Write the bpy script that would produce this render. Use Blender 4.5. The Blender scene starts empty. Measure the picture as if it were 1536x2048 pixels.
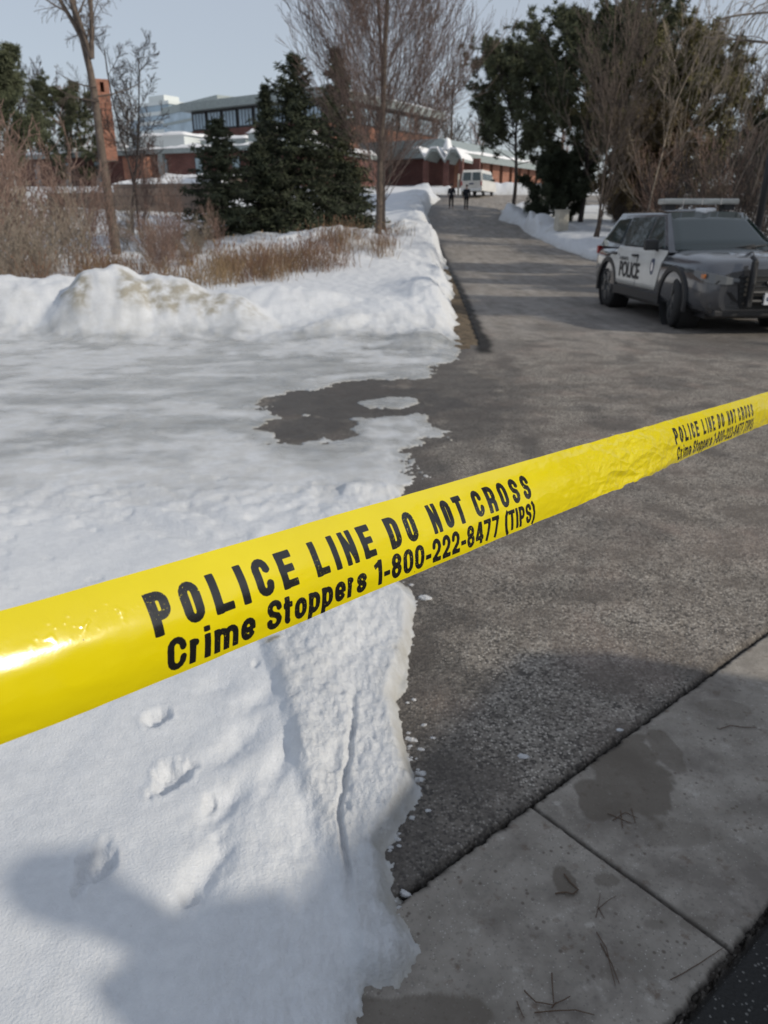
import bpy, math, random
import numpy as np
from mathutils import Vector, Matrix
R = math.radians
random.seed(7); rng = np.random.default_rng(7)
scene = bpy.context.scene; C = scene.collection
# ---------------------------------------------------------------- camera
CAMH = 1.6; PX0 = 438.0; F = 1479.0
PITCH = math.atan((1024 - PX0) / F)
cd = bpy.data.cameras.new('camera'); cam = bpy.data.objects.new('camera', cd); C.objects.link(cam)
cam.location = (0, 0, CAMH); cam.rotation_euler = (R(90) - PITCH, 0, 0)
cd.sensor_fit = 'VERTICAL'; cd.sensor_height = 36; cd.lens = F * 36 / 2048
cd.clip_start = .02; cd.clip_end = 5000
cd.dof.use_dof = True; cd.dof.focus_distance = .68; cd.dof.aperture_fstop = cd.lens / 2.1
scene.camera = cam
# ---------------------------------------------------------------- light
SUN_AZ, SUN_EL = R(115), R(30)          # azimuth clockwise from +Y
w = bpy.data.worlds.new('World'); scene.world = w; w.use_nodes = True
nt = w.node_tree; bg = nt.nodes['Background']
sky = nt.nodes.new('ShaderNodeTexSky'); sky.sky_type = 'NISHITA'; sky.sun_disc = False
sky.sun_elevation = SUN_EL; sky.sun_rotation = SUN_AZ; sky.altitude = 100
sky.air_density = 1.0; sky.dust_density = 1.0; sky.ozone_density = 1.0
vl = nt.nodes.new('ShaderNodeMix'); vl.data_type = 'RGBA'; vl.blend_type = 'MIX'      # thin high veil of cloud
vl.inputs[0].default_value = .64; vl.inputs[7].default_value = (5.75, 6.15, 6.8, 1)
nt.links.new(sky.outputs[0], vl.inputs[6]); nt.links.new(vl.outputs[2], bg.inputs[0])
bg.inputs[1].default_value = .1
sd = bpy.data.lights.new('sun', 'SUN'); sd.energy = 2.8; sd.angle = R(1.1); sd.color = (1, .91, .77)
so = bpy.data.objects.new('sun', sd); C.objects.link(so)
sv = Vector((math.sin(SUN_AZ) * math.cos(SUN_EL), math.cos(SUN_AZ) * math.cos(SUN_EL), math.sin(SUN_EL)))
so.rotation_euler = sv.to_track_quat('Z', 'Y').to_euler(); so.location = (0, 0, 30)
vs = scene.view_settings; vs.view_transform = 'Standard'; vs.look = 'None'; vs.exposure = 0; vs.gamma = 1
scene.cycles.max_bounces = 6

# ---------------------------------------------------------------- noise
_perm = np.random.default_rng(3).permutation(4096)
_ang = np.random.default_rng(4).random(4096) * 2 * math.pi
def perlin(x, y):
    x = np.asarray(x, float); y = np.asarray(y, float)
    xi = np.floor(x).astype(int); yi = np.floor(y).astype(int); fx = x - xi; fy = y - yi
    def g(i, j, dx, dy):
        h = _ang[_perm[(_perm[i & 4095] + j) & 4095]]
        return np.cos(h) * dx + np.sin(h) * dy
    u = fx * fx * fx * (fx * (fx * 6 - 15) + 10); v = fy * fy * fy * (fy * (fy * 6 - 15) + 10)
    a = g(xi, yi, fx, fy); b = g(xi + 1, yi, fx - 1, fy); c = g(xi, yi + 1, fx, fy - 1); d = g(xi + 1, yi + 1, fx - 1, fy - 1)
    return ((a + (b - a) * u) * (1 - v) + (c + (d - c) * u) * v) * 1.5
def fbm(x, y, o=4, s=0.0):
    r = 0; a = 1.0; f = 1.0; n = 0
    for k in range(o):
        r = r + a * perlin(x * f + s + 17.3 * k, y * f - s + 9.1 * k); n += a; a *= .5; f *= 2.03
    return r / n * 1.6
def ss(a, b, x):
    t = np.clip((x - a) / (b - a), 0, 1); return t * t * (3 - 2 * t)

# ---------------------------------------------------------------- terrain and picture helpers
_py = np.arange(-20, 400, .5)
_pz = np.interp(_py, [-20, 24, 33, 42, 50, 62, 74, 90, 120, 200, 400], [0, 0, .12, .6, 1.2, 2.3, 3.5, 4.6, 5.5, 6, 6])
_k = np.exp(-.5 * (np.arange(-12, 13) / 5.) ** 2); _k /= _k.sum()
_pz = np.convolve(np.pad(_pz, 12, mode='edge'), _k, mode='valid')
def T(x, y):
    z = np.interp(y, _py, _pz)
    return z + .75 * ss(27, 44, y) * ss(-1, -7, x) * (1 - ss(60, 80, y)) + .5 * ss(0, 5, -x + .12 * y - 3) * ss(24, 40, y) * (1 - ss(60, 90, y)) * .5
def ray(px, py):
    X = (px - 768) / F; Y = (1024 - py) / F
    return (X, math.cos(PITCH) + Y * math.sin(PITCH), -math.sin(PITCH) + Y * math.cos(PITCH))
def P(px, py, Y):                      # point seen at a pixel, at distance Y
    r = ray(px, py); t = Y / r[1]; return Vector((r[0] * t, Y, CAMH + r[2] * t))
def G(px, py):                         # point of the ground seen at a pixel
    r = ray(px, py); lo, t = 0, .5
    while t < 400:
        if CAMH + r[2] * t < T(r[0] * t, r[1] * t): break
        lo = t; t *= 1.02
    for _ in range(25):
        m = (lo + t) / 2
        if CAMH + r[2] * m < T(r[0] * m, r[1] * m): t = m
        else: lo = m
    return (r[0] * t, r[1] * t)
def B(px, Y, dz=0):                    # ground point under a picture column at distance Y
    z = float(T(0, Y)); x = 0
    for _ in range(4):
        Z = Y * math.cos(PITCH) + (CAMH - z) * math.sin(PITCH); x = (px - 768) / F * Z; z = float(T(x, Y))
    return Vector((x, Y, z + dz))

# ---------------------------------------------------------------- materials
def mat(name, col=(.5, .5, .5), rough=.6, metal=0, spec=None, var=0, vscale=5, bump=0, bscale=20, coat=0):
    m = bpy.data.materials.new(name); m.use_nodes = True; n = m.node_tree; b = n.nodes['Principled BSDF']
    b.inputs['Base Color'].default_value = (*col, 1); b.inputs['Roughness'].default_value = rough; b.inputs['Metallic'].default_value = metal
    if spec is not None: b.inputs['Specular IOR Level'].default_value = spec
    if coat: b.inputs['Coat Weight'].default_value = coat
    if var or bump:
        tc = n.nodes.new('ShaderNodeTexCoord')
    if var:
        no = n.nodes.new('ShaderNodeTexNoise'); no.inputs['Scale'].default_value = vscale; no.inputs['Detail'].default_value = 6
        n.links.new(tc.outputs['Object'], no.inputs['Vector'])
        mx = n.nodes.new('ShaderNodeMix'); mx.data_type = 'RGBA'
        mr = n.nodes.new('ShaderNodeMapRange'); mr.inputs[1].default_value = .3; mr.inputs[2].default_value = .7
        n.links.new(no.outputs[0], mr.inputs[0]); n.links.new(mr.outputs[0], mx.inputs[0])
        mx.inputs[6].default_value = (*[max(0, c * (1 - var)) for c in col], 1); mx.inputs[7].default_value = (*[min(1, c * (1 + var)) for c in col], 1)
        n.links.new(mx.outputs[2], b.inputs['Base Color'])
    if bump:
        no = n.nodes.new('ShaderNodeTexNoise'); no.inputs['Scale'].default_value = bscale; no.inputs['Detail'].default_value = 5
        n.links.new(tc.outputs['Object'], no.inputs['Vector'])
        bp = n.nodes.new('ShaderNodeBump'); bp.inputs['Strength'].default_value = bump; bp.inputs['Distance'].default_value = .05
        n.links.new(no.outputs[0], bp.inputs['Height']); n.links.new(bp.outputs[0], b.inputs['Normal'])
    return m
class NB:                              # tiny node builder
    def __init__(s, m): s.n = m.node_tree; s.b = s.n.nodes['Principled BSDF']; s.geo = s.n.nodes.new('ShaderNodeNewGeometry')
    def pos(s, sc=(1, 1, 1)):
        mp = s.n.nodes.new('ShaderNodeMapping'); mp.inputs['Scale'].default_value = sc; s.n.links.new(s.geo.outputs['Position'], mp.inputs[0]); return mp.outputs[0]
    def noise(s, sc, det=5, v=None, rough=.55):
        o = s.n.nodes.new('ShaderNodeTexNoise'); o.inputs['Scale'].default_value = sc; o.inputs['Detail'].default_value = det; o.inputs['Roughness'].default_value = rough
        s.n.links.new(v if v is not None else s.geo.outputs['Position'], o.inputs['Vector']); return o.outputs[0]
    def vor(s, sc, v=None, out='Distance', feat='F1'):
        o = s.n.nodes.new('ShaderNodeTexVoronoi'); o.feature = feat; o.inputs['Scale'].default_value = sc
        s.n.links.new(v if v is not None else s.geo.outputs['Position'], o.inputs['Vector']); return o.outputs[out]
    def mr(s, v, a, b, c=0, d=1):
        o = s.n.nodes.new('ShaderNodeMapRange'); s.n.links.new(v, o.inputs[0])
        for i, q in enumerate((a, b, c, d)): o.inputs[i + 1].default_value = q
        return o.outputs[0]
    def math(s, op, a, b):
        o = s.n.nodes.new('ShaderNodeMath'); o.operation = op
        for i, q in enumerate((a, b)):
            if isinstance(q, (int, float)): o.inputs[i].default_value = q
            else: s.n.links.new(q, o.inputs[i])
        return o.outputs[0]
    def mix(s, f, a, b):
        o = s.n.nodes.new('ShaderNodeMix'); o.data_type = 'RGBA'
        if isinstance(f, (int, float)): o.inputs[0].default_value = f
        else: s.n.links.new(f, o.inputs[0])
        for i, q in ((6, a), (7, b)):
            if isinstance(q, tuple): o.inputs[i].default_value = (*q, 1)
            else: s.n.links.new(q, o.inputs[i])
        return o.outputs[2]
    def attr(s, name, out='Fac'):
        o = s.n.nodes.new('ShaderNodeAttribute'); o.attribute_name = name; return o.outputs[out]
    def bump(s, h, st, dist, nrm=None):
        o = s.n.nodes.new('ShaderNodeBump'); o.inputs['Strength'].default_value = st; o.inputs['Distance'].default_value = dist
        s.n.links.new(h, o.inputs['Height'])
        if nrm is not None: s.n.links.new(nrm, o.inputs['Normal'])
        return o.outputs[0]
    def set(s, name, v):
        if isinstance(v, (int, float)): s.b.inputs[name].default_value = v
        else: s.n.links.new(v, s.b.inputs[name])
def newmat(name):
    m = bpy.data.materials.new(name); m.use_nodes = True; return m, NB(m)

# snow: clean / dirty / icy from masks of where snow was ploughed, driven over or melted
m_snow, k = newmat('snow')
ice = k.attr('ice'); dirt = k.attr('dirt')
n1 = k.noise(2.2, 9, k.pos((.8, 1.1, 1)), .65); n2 = k.noise(26, 6); n3 = k.noise(140, 4)
c = k.mix(k.mr(n2, .3, .7), (.60, .62, .65), (.67, .69, .72))
icec = k.mix(k.mr(n1, .35, .65), (.25, .265, .275), (.50, .515, .53))
c = k.mix(ice, c, icec)
dm = k.math('MULTIPLY', dirt, k.mr(k.noise(7, 7), .36, .60))
c = k.mix(dm, c, (.34, .32, .27))
c = k.mix(k.math('MULTIPLY', k.mr(k.vor(22), .07, .03), k.mr(k.noise(2.2, 3), .52, .7, 0, .5)), c, (.22, .17, .12))
k.set('Base Color', c); k.set('Roughness', k.mr(ice, 0, 1, .75, .24)); k.set('Specular IOR Level', .4)
rk = k.attr('rough')
bh = k.math('ADD', k.math('MULTIPLY', k.noise(60, 7, None, .65), k.mr(rk, 0, 1, .12, 1.0)), k.math('MULTIPLY', n3, .3))
k.set('Normal', k.bump(bh, .8, .014))
# asphalt
m_asph, k = newmat('asphalt')
wet = k.attr('wet'); dark = k.attr('dark'); crack = k.attr('crack'); salt = k.attr('salt')
st = k.vor(112, None, 'Color'); sepx = k.n.nodes.new('ShaderNodeSeparateColor'); k.n.links.new(st, sepx.inputs[0])
rnd = sepx.outputs[0]; vd = k.vor(112)
big = k.noise(.9, 6); mid = k.noise(5, 6); fine = k.noise(60, 5)
base = k.mix(k.mr(mid, .35, .68), (.165, .150, .132), (.295, .27, .238))
base = k.mix(k.mr(big, .42, .65, 0, .5), base, (.25, .215, .185))
stone = k.mix(k.math('MULTIPLY', k.mr(rnd, .55, .85), k.mr(vd, .55, .3)), base, (.50, .465, .42))
stone = k.mix(k.math('MULTIPLY', k.mr(rnd, .40, .15), .85), stone, (.05, .045, .042))
stone = k.mix(k.mr(k.noise(28, 6), .54, .66, 0, .65), stone, (.10, .088, .078))
stone = k.mix(k.mr(k.noise(1.6, 5, k.pos((1, .8, 1))), .52, .66, 0, .4), stone, (.24, .185, .16))
stone = k.mix(k.mr(k.noise(3.1, 6), .48, .62, 0, .65), stone, (.125, .108, .095))
stone = k.mix(k.math('MULTIPLY', salt, k.mr(k.noise(2.2, 6, k.pos((1.5, .25, 1))), .35, .7, .15, .8)), stone, (.36, .335, .31))
stone = k.mix(k.math('MULTIPLY', wet, .78), stone, (.04, .036, .033))
dk = k.mix(k.math('MULTIPLY', k.mr(rnd, .78, .82), k.mr(vd, .42, .3)), (.026, .026, .026), (.15, .15, .145))
stone = k.mix(dark, stone, dk)
stone = k.mix(crack, stone, (.016, .014, .012))
k.set('Base Color', stone); k.set('Roughness', k.mr(wet, 0, 1, .88, .45)); k.set('Specular IOR Level', .3)
k.set('Normal', k.bump(k.math('ADD', k.math('MULTIPLY', vd, -.7), k.math('MULTIPLY', fine, .9)), .8, .006))
# concrete
m_conc, k = newmat('concrete')
wet = k.attr('wet'); crack = k.attr('crack')
a = k.mix(k.mr(k.noise(7, 8), .35, .68), (.215, .196, .172), (.335, .308, .275))
a = k.mix(k.mr(k.noise(55, 6), .56, .68, 0, .8), a, (.20, .185, .165))
sp = k.vor(190, None, 'Color'); sep = k.n.nodes.new('ShaderNodeSeparateColor'); k.n.links.new(sp, sep.inputs[0])
a = k.mix(k.math('MULTIPLY', k.mr(sep.outputs[0], .9, .92), k.mr(k.vor(190), .42, .25, 0, .55)), a, (.55, .53, .50))
a = k.mix(k.math('MULTIPLY', k.mr(sep.outputs[1], .92, .94), k.mr(k.vor(190), .42, .25, 0, .6)), a, (.10, .09, .08))
a = k.mix(k.mr(k.noise(17, 5, None, .7), .58, .68, 0, .8), a, (.15, .115, .09))
a = k.mix(k.math('MULTIPLY', k.mr(k.vor(34), .20, .13), k.mr(k.noise(6, 3), .48, .56, 0, .8)), a, (.11, .09, .075))
a = k.mix(k.mr(k.noise(11, 6, None, .7), .60, .68, 0, .55), a, (.46, .435, .40))
a = k.mix(k.mr(k.noise(3.3, 6, None, .65), .50, .62, 0, .6), a, (.135, .118, .105))
a = k.mix(k.math('MULTIPLY', wet, .75), a, (.115, .098, .08)); a = k.mix(crack, a, (.035, .03, .026))
k.set('Base Color', a); k.set('Roughness', .85); k.set('Specular IOR Level', .3)
k.set('Normal', k.bump(k.noise(170, 5), .45, .004))
# dirt
m_dirt, k = newmat('soil')
a = k.mix(k.mr(k.noise(6, 8), .35, .65), (.05, .035, .022), (.15, .11, .07)); a = k.mix(k.mr(k.noise(40, 5), .5, .7), a, (.20, .16, .10))
k.set('Base Color', a); k.set('Roughness', .95); k.set('Normal', k.bump(k.noise(40, 6), .8, .03))
# brick
def brick(name, c1, c2, mortar, sc=1.0):
    m, k = newmat(name)
    uv = k.n.nodes.new('ShaderNodeTexCoord')
    br = k.n.nodes.new('ShaderNodeTexBrick'); br.inputs['Scale'].default_value = sc
    br.inputs['Brick Width'].default_value = .5; br.inputs['Row Height'].default_value = .16; br.inputs['Mortar Size'].default_value = .012
    br.inputs['Color1'].default_value = (*c1, 1); br.inputs['Color2'].default_value = (*c2, 1); br.inputs['Mortar'].default_value = (*mortar, 1)
    sx = k.n.nodes.new('ShaderNodeSeparateXYZ'); cx = k.n.nodes.new('ShaderNodeCombineXYZ'); k.n.links.new(uv.outputs['Object'], sx.inputs[0])
    k.n.links.new(k.math('ADD', sx.outputs[0], sx.outputs[1]), cx.inputs[0]); k.n.links.new(sx.outputs[2], cx.inputs[1])
    k.n.links.new(cx.outputs[0], br.inputs['Vector'])
    a = k.mix(k.mr(k.noise(1.2, 5), .3, .7, 0, .5), br.outputs[0], tuple(.5 * v for v in c1))
    k.set('Base Color', a); k.set('Roughness', .9); return m
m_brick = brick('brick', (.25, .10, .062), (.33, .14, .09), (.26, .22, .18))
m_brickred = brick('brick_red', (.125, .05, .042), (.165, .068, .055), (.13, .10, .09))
m_wallstone = brick('wall_blocks', (.20, .15, .12), (.27, .21, .17), (.12, .1, .09), .4)
m_lump = mat('lump_snow', (.62, .63, .65), .8, bump=.6, bscale=60)
m_rsnow = mat('roof_snow', (.74, .75, .77), .8, bump=.6, bscale=2)
m_fascia = mat('fascia', (.27, .31, .31), .6, var=.15)
m_darkmetal = mat('dark_metal', (.03, .032, .035), .5)
m_winglass = mat('window_glass', (.25, .32, .36), .15, var=.3, vscale=.6)
m_towerglass = mat('tower_glass', (.33, .42, .50), .2, var=.25, vscale=.15)
m_tower_light = mat('tower_panel', (.62, .66, .66), .5)
def barkm(n, c): return mat(n, c, .9, var=.35, vscale=6, bump=.5, bscale=30)
m_bark = barkm('bark_grey', (.115, .09, .074)); m_barkd = barkm('bark_dark', (.05, .041, .038)); m_barkr = barkm('bark_reddish', (.23, .155, .125)); m_barkp = barkm('bark_pale', (.27, .225, .18))
m_barkm = barkm('bark_mauve', (.16, .115, .10))
def leafm(n, c, v=.5): return mat(n, c, .75, spec=.25, var=v, vscale=1.3)
m_pine = leafm('pine_needles', (.085, .095, .055)); m_pineo = leafm('olive_needles', (.15, .135, .065)); m_spruce = leafm('spruce_needles', (.048, .058, .036))
m_cedar = leafm('cedar_needles', (.13, .10, .055)); m_grass = mat('dry_grass', (.23, .16, .09), .85, var=.45, vscale=3); m_grassr = mat('dry_reddish_grass', (.17, .098, .062), .85, var=.45, vscale=3)

# ---------------------------------------------------------------- object helpers
def tag(o, label=None, cat=None, group=None, kind=None):
    if label: o['label'] = label
    if cat: o['category'] = cat
    if group: o['group'] = group
    if kind: o['kind'] = kind
    return o
def empty(name, loc=(0, 0, 0), rz=0, label=None, cat=None, group=None):
    o = bpy.data.objects.new(name, None); C.objects.link(o); o.location = loc; o.rotation_euler = (0, 0, rz); return tag(o, label, cat, group)
def mobj(name, verts, faces, m, parent=None, smooth=False, loc=None):
    me = bpy.data.meshes.new(name); me.from_pydata([tuple(v) for v in verts], [], [tuple(f) for f in faces]); me.validate()
    o = bpy.data.objects.new(name, me); C.objects.link(o)
    if m: me.materials.append(m)
    if parent: o.parent = parent
    if loc is not None: o.location = loc
    if smooth: me.polygons.foreach_set('use_smooth', [True] * len(me.polygons))
    return o
def npmesh(name, V, Fq, m, parent=None, smooth=False, attrs=None):
    """V (n,3), Fq (m,k) with constant k"""
    me = bpy.data.meshes.new(name); V = np.asarray(V, np.float32); Fq = np.asarray(Fq, np.int32); kk = Fq.shape[1]
    me.vertices.add(len(V)); me.vertices.foreach_set('co', V.ravel())
    me.loops.add(Fq.size); me.loops.foreach_set('vertex_index', Fq.ravel())
    me.polygons.add(len(Fq)); me.polygons.foreach_set('loop_start', np.arange(len(Fq), dtype=np.int32) * kk)
    me.polygons.foreach_set('loop_total', np.full(len(Fq), kk, np.int32))
    if smooth: me.polygons.foreach_set('use_smooth', np.ones(len(Fq), bool))
    me.update(calc_edges=True)
    for an, av in (attrs or {}).items():
        if av.ndim == 1: a = me.attributes.new(an, 'FLOAT', 'POINT'); a.data.foreach_set('value', av.astype(np.float32))
        else: a = me.attributes.new(an, 'FLOAT_VECTOR', 'POINT'); a.data.foreach_set('vector', av.astype(np.float32).ravel())
    o = bpy.data.objects.new(name, me); C.objects.link(o); me.materials.append(m)
    if parent: o.parent = parent
    return o
class MB:
    def __init__(s): s.v = []; s.f = []
    def add(s, vs, fs):
        b = len(s.v); s.v += [tuple(v) for v in vs]; s.f += [tuple(i + b for i in f) for f in fs]
    def box(s, a, b, M=None):
        vs = [Vector((x, y, z)) for x in (a[0], b[0]) for y in (a[1], b[1]) for z in (a[2], b[2])]
        if M: vs = [M @ v for v in vs]
        s.add(vs, [(0, 1, 3, 2), (4, 6, 7, 5), (0, 4, 5, 1), (2, 3, 7, 6), (0, 2, 6, 4), (1, 5, 7, 3)]); return s
    def tube(s, pts, rs, n=8, cap=True):
        rings = []
        for i, p in enumerate(pts):
            p = Vector(p); q = Vector(pts[min(i + 1, len(pts) - 1)]); o = Vector(pts[max(i - 1, 0)]); d = (q - o).normalized()
            a = d.orthogonal().normalized() if abs(d.z) > .99 else d.cross(Vector((0, 0, 1))).normalized(); b = d.cross(a)
            r = rs[i] if hasattr(rs, '__len__') else rs
            rings.append([p + (a * math.cos(t * 2 * math.pi / n) + b * math.sin(t * 2 * math.pi / n)) * r for t in range(n)])
        vs = [v for r in rings for v in r]; fs = []
        for i in range(len(rings) - 1):
            for t in range(n): fs.append((i * n + t, i * n + (t + 1) % n, (i + 1) * n + (t + 1) % n, (i + 1) * n + t))
        if cap: fs += [tuple(range(n))[::-1], tuple((len(rings) - 1) * n + t for t in range(n))]
        s.add(vs, fs); return s
    def prism(s, pts, fn, t0, t1):      # polygon pts (a,b), fn(a,b,t) -> xyz
        n = len(pts); vs = [fn(a, b, t0) for a, b in pts] + [fn(a, b, t1) for a, b in pts]
        s.add(vs, [tuple(range(n))[::-1], tuple(range(n, 2 * n))] + [(i, (i + 1) % n, n + (i + 1) % n, n + i) for i in range(n)]); return s
    def build(s, name, m, parent=None, bevel=0, seg=2, smooth=False, loc=None):
        o = mobj(name, s.v, s.f, m, parent, smooth, loc)
        if bevel:
            md = o.modifiers.new('bevel', 'BEVEL'); md.width = bevel; md.segments = seg; md.limit_method = 'ANGLE'; md.angle_limit = R(35)
        return o
def ccopy(o, parent=None):
    c = o.copy(); C.objects.link(c); c.parent = parent
    for ch in [x for x in o.children]: ccopy(ch, c)
    return c

# ================================================================ SETTING
def sdf_poly(x, y, poly):              # signed distance, positive inside
    x = x.ravel(); y = y.ravel(); d = np.full(x.shape, 1e9); ins = np.zeros(x.shape, bool); n = len(poly)
    for i in range(n):
        ax, ay = poly[i]; bx, by = poly[(i + 1) % n]; ex, ey = bx - ax, by - ay; L = ex * ex + ey * ey + 1e-12
        t = np.clip(((x - ax) * ex + (y - ay) * ey) / L, 0, 1)
        d = np.minimum(d, (x - ax - t * ex) ** 2 + (y - ay - t * ey) ** 2)
        cnd = ((ay > y) != (by > y)); xi = ax + (y - ay) / ((by - ay) if by != ay else 1e-9) * ex
        ins ^= cnd & (x < xi)
    return np.where(ins, np.sqrt(d), -np.sqrt(d))
def sdline(x, y, pts):                 # distance to a polyline
    d = np.full(x.shape, 1e9)
    for (ax, ay), (bx, by) in zip(pts[:-1], pts[1:]):
        ex, ey = bx - ax, by - ay; t = np.clip(((x - ax) * ex + (y - ay) * ey) / (ex * ex + ey * ey + 1e-12), 0, 1)
        d = np.minimum(d, np.hypot(x - ax - t * ex, y - ay - t * ey))
    return d
def blob(x, y, cx, cy, sx, sy, rot=0):
    c, s_ = math.cos(rot), math.sin(rot); u = ((x - cx) * c + (y - cy) * s_) / sx; v = (-(x - cx) * s_ + (y - cy) * c) / sy
    return np.sqrt(u * u + v * v)
def thetas(nc):                         # fine in front of the camera, coarser all the way round behind it
    m_ = int(nc * .80); e_ = (nc - m_) // 2; out_ = R(44) + (R(179.6) - R(44)) * (np.arange(1, e_ + 1) / e_) ** 1.6
    return np.concatenate([-out_[::-1], np.linspace(-R(44), R(44), nc - 2 * e_), out_])
def polar(nr, nc, r0, r1, a):
    r = r0 * (r1 / r0) ** (np.arange(nr) / (nr - 1)); th = thetas(nc)
    rr, tt = np.meshgrid(r, th, indexing='ij'); return (rr * np.sin(tt)).ravel(), (rr * np.cos(tt)).ravel()
def gridfaces(nr, nc):
    i, j = np.meshgrid(np.arange(nr - 1), np.arange(nc - 1), indexing='ij'); a = (i * nc + j).ravel()
    return np.stack([a, a + nc, a + nc + 1, a + 1], 1)
# far ground (snow covered) reaching the horizon
gx, gy = np.meshgrid(np.concatenate([np.linspace(-1500, -90, 12), np.linspace(-80, 80, 81), np.linspace(90, 1500, 12)]),
                     np.concatenate([np.linspace(-400, -20, 8), np.linspace(-15, 150, 84), np.linspace(160, 2500, 14)]), indexing='ij')
ns = gx.shape; gz = T(gx, gy) - .16
tag(npmesh('ground', np.stack([gx.ravel(), gy.ravel(), gz.ravel()], 1), gridfaces(*ns)[:, ::-1], m_dirt, smooth=True), kind='structure')

# sidewalk frame
A0 = np.array(G(800, 1800)); A1 = np.array(G(1536, 1265)); ud = (A1 - A0) / np.linalg.norm(A1 - A0); vd_ = np.array([ud[1], -ud[0]])
Bq = np.array(G(1350, 2048)); SW = float((Bq - A0) @ vd_); JU = float((np.array(G(1060, 1610)) - A0) @ ud)
def suv(x, y): return (x - A0[0]) * ud[0] + (y - A0[1]) * ud[1], (x - A0[0]) * vd_[0] + (y - A0[1]) * vd_[1]

# ---- outline of the snow lying left of the asphalt
main_px = [(735, 2048), (742, 1985), (800, 1972), (838, 1905), (806, 1835), (790, 1800), (772, 1705), (818, 1640), (842, 1585), (815, 1500), (792, 1410), (828, 1290), (828, 1205), (775, 1150),
           (800, 1050), (842, 965), (835, 905), (888, 862), (862, 845), (835, 826), (700, 836), (560, 832), (505, 808), (520, 793), (640, 777), (760, 760), (843, 757),
           (868, 738), (912, 718), (918, 690), (916, 640), (905, 590), (897, 545), (882, 515), (868, 495), (866, 470), (862, 450), (850, 432), (862, 412), (884, 398)]
ms = [G(*q) for q in main_px]
main = [(.1, -140), (.02, .5)] + ms + [(ms[-1][0] - 1, 80), (-5, 140), (-140, 140), (-140, -140)]
# ---- road sheet (asphalt)
NR, NC, AN = 900, 760, 0
x, y = polar(NR, NC, .2, 140, AN); r = np.hypot(x, y); z = T(x, y)
u, v = suv(x, y)
ej = .008 * fbm(u * 25, v * 3, 3) + .005 * fbm(u * 90, v * 9, 2)
inA = ss(-.004, .006, v + ej - .002); inB = ss(-.004, .006, SW - v + ej)
z = z - .05 * inA * inB + .004 * fbm(x * 6, y * 6, 3) * ss(40, 5, r)
gap = np.clip(1 - np.abs(v - .0) / (.021 + .008 * fbm(u * 9, v, 3)), 0, 1); gapB = np.clip(1 - np.abs(v - SW - .01) / .014, 0, 1)
z -= .018 * ss(0, .6, gap) + .015 * ss(0, .6, gapB)
crack = ss(.1, .8, gap) + .8 * ss(.1, .9, gapB)
# broken dark edge of the asphalt against the sidewalk
edge_dark = ss(-.24, -.10, v + .06 * fbm(u * 7, v * 7, 3) - .14 * ss(.15, .7, u)) * (.4 + .6 * ss(.7, -.2, u)) * (v < .02)
wet = np.zeros_like(x)
nz = fbm(x * 2.2, y * 2.2, 4); nzf = fbm(x * 9, y * 9, 4, 3)
def pxblob(px, py, wx, wy): # ellipse over picture radii, laid on the ground
    c_ = G(px, py); a_ = G(px + wx, py); b_ = G(px, py - wy); return blob(x, y, c_[0], c_[1], abs(a_[0] - c_[0]), abs(b_[1] - c_[1]))
for (px, py, wx, wy, s_) in [(700, 800, 220, 45, 1), (900, 790, 110, 70, .75), (620, 852, 75, 26, 1), (830, 1690, 60, 90, .8), (1320, 765, 60, 14, .5),
                             (1080, 775, 60, 10, .35), (1440, 690, 130, 22, .6), (1240, 640, 90, 10, .5), (1130, 655, 100, 8, .4), (1230, 845, 60, 16, .5), (1010, 690, 60, 14, .4), (1250, 1060, 110, 24, .4), (1300, 600, 160, 50, .5),
                             (1100, 1180, 260, 26, .35)]:  # last ellipse paints the shadow band below the tape into this mask
    wet = np.maximum(wet, s_ * ss(1.15, .75, pxblob(px, py, wx, wy) + .45 * nz + .15 * nzf))
sm_ = -sdf_poly(x, y, main); wet = np.maximum(wet, .75 * ss(.30 + .02 * r, .02, sm_ + .22 * nz + .10 * nzf) * ss(.5, 2.2, y)); wet = np.maximum(wet, .9 * edge_dark); wet = np.maximum(wet, .45 * ss(.18, .5, nz) * ss(3, 6, r))
wet = np.maximum(wet, .6 * ss(.25, .0, np.abs(x - (.55 + .10 * y) + .15 * nz)) * ss(3, 5, y) * ss(12, 8, y))
dark = ss(0, .01, v - SW)
salt = ss(7, 14, y)
# seam between the two asphalt surfaces beside the soil strip
eL = [G(970, 705), G(945, 640), G(915, 570), G(893, 525), G(878, 490)]
lx = np.interp(y, [p_[1] for p_ in eL], [p_[0] for p_ in eL])
far = ss(eL[0][1] - .2, eL[0][1] + .1, y)
seam = ss(.16, .05, np.abs(x - lx + .05 * fbm(y * 2, x, 3))) * far
crack = np.clip(crack + seam, 0, 1)
off = ((x < lx - .04) & (y > eL[0][1])) | ((x > 8.8 + .2 * fbm(y * .3, x * .1, 2)) & (y > 16) & (y < 67)) | ((y > 79) & (x > 0)) 
z = z - .10 * off * np.where(x < lx + .1, ss(0, 2.2, y - eL[0][1] + .5 * nz), 1)
tag(npmesh('road', np.stack([x, y, z], 1), gridfaces(NR, NC)[:, ::-1], m_asph, smooth=True,
    attrs=dict(wet=wet, dark=dark, crack=crack, salt=salt)), kind='structure')

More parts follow.
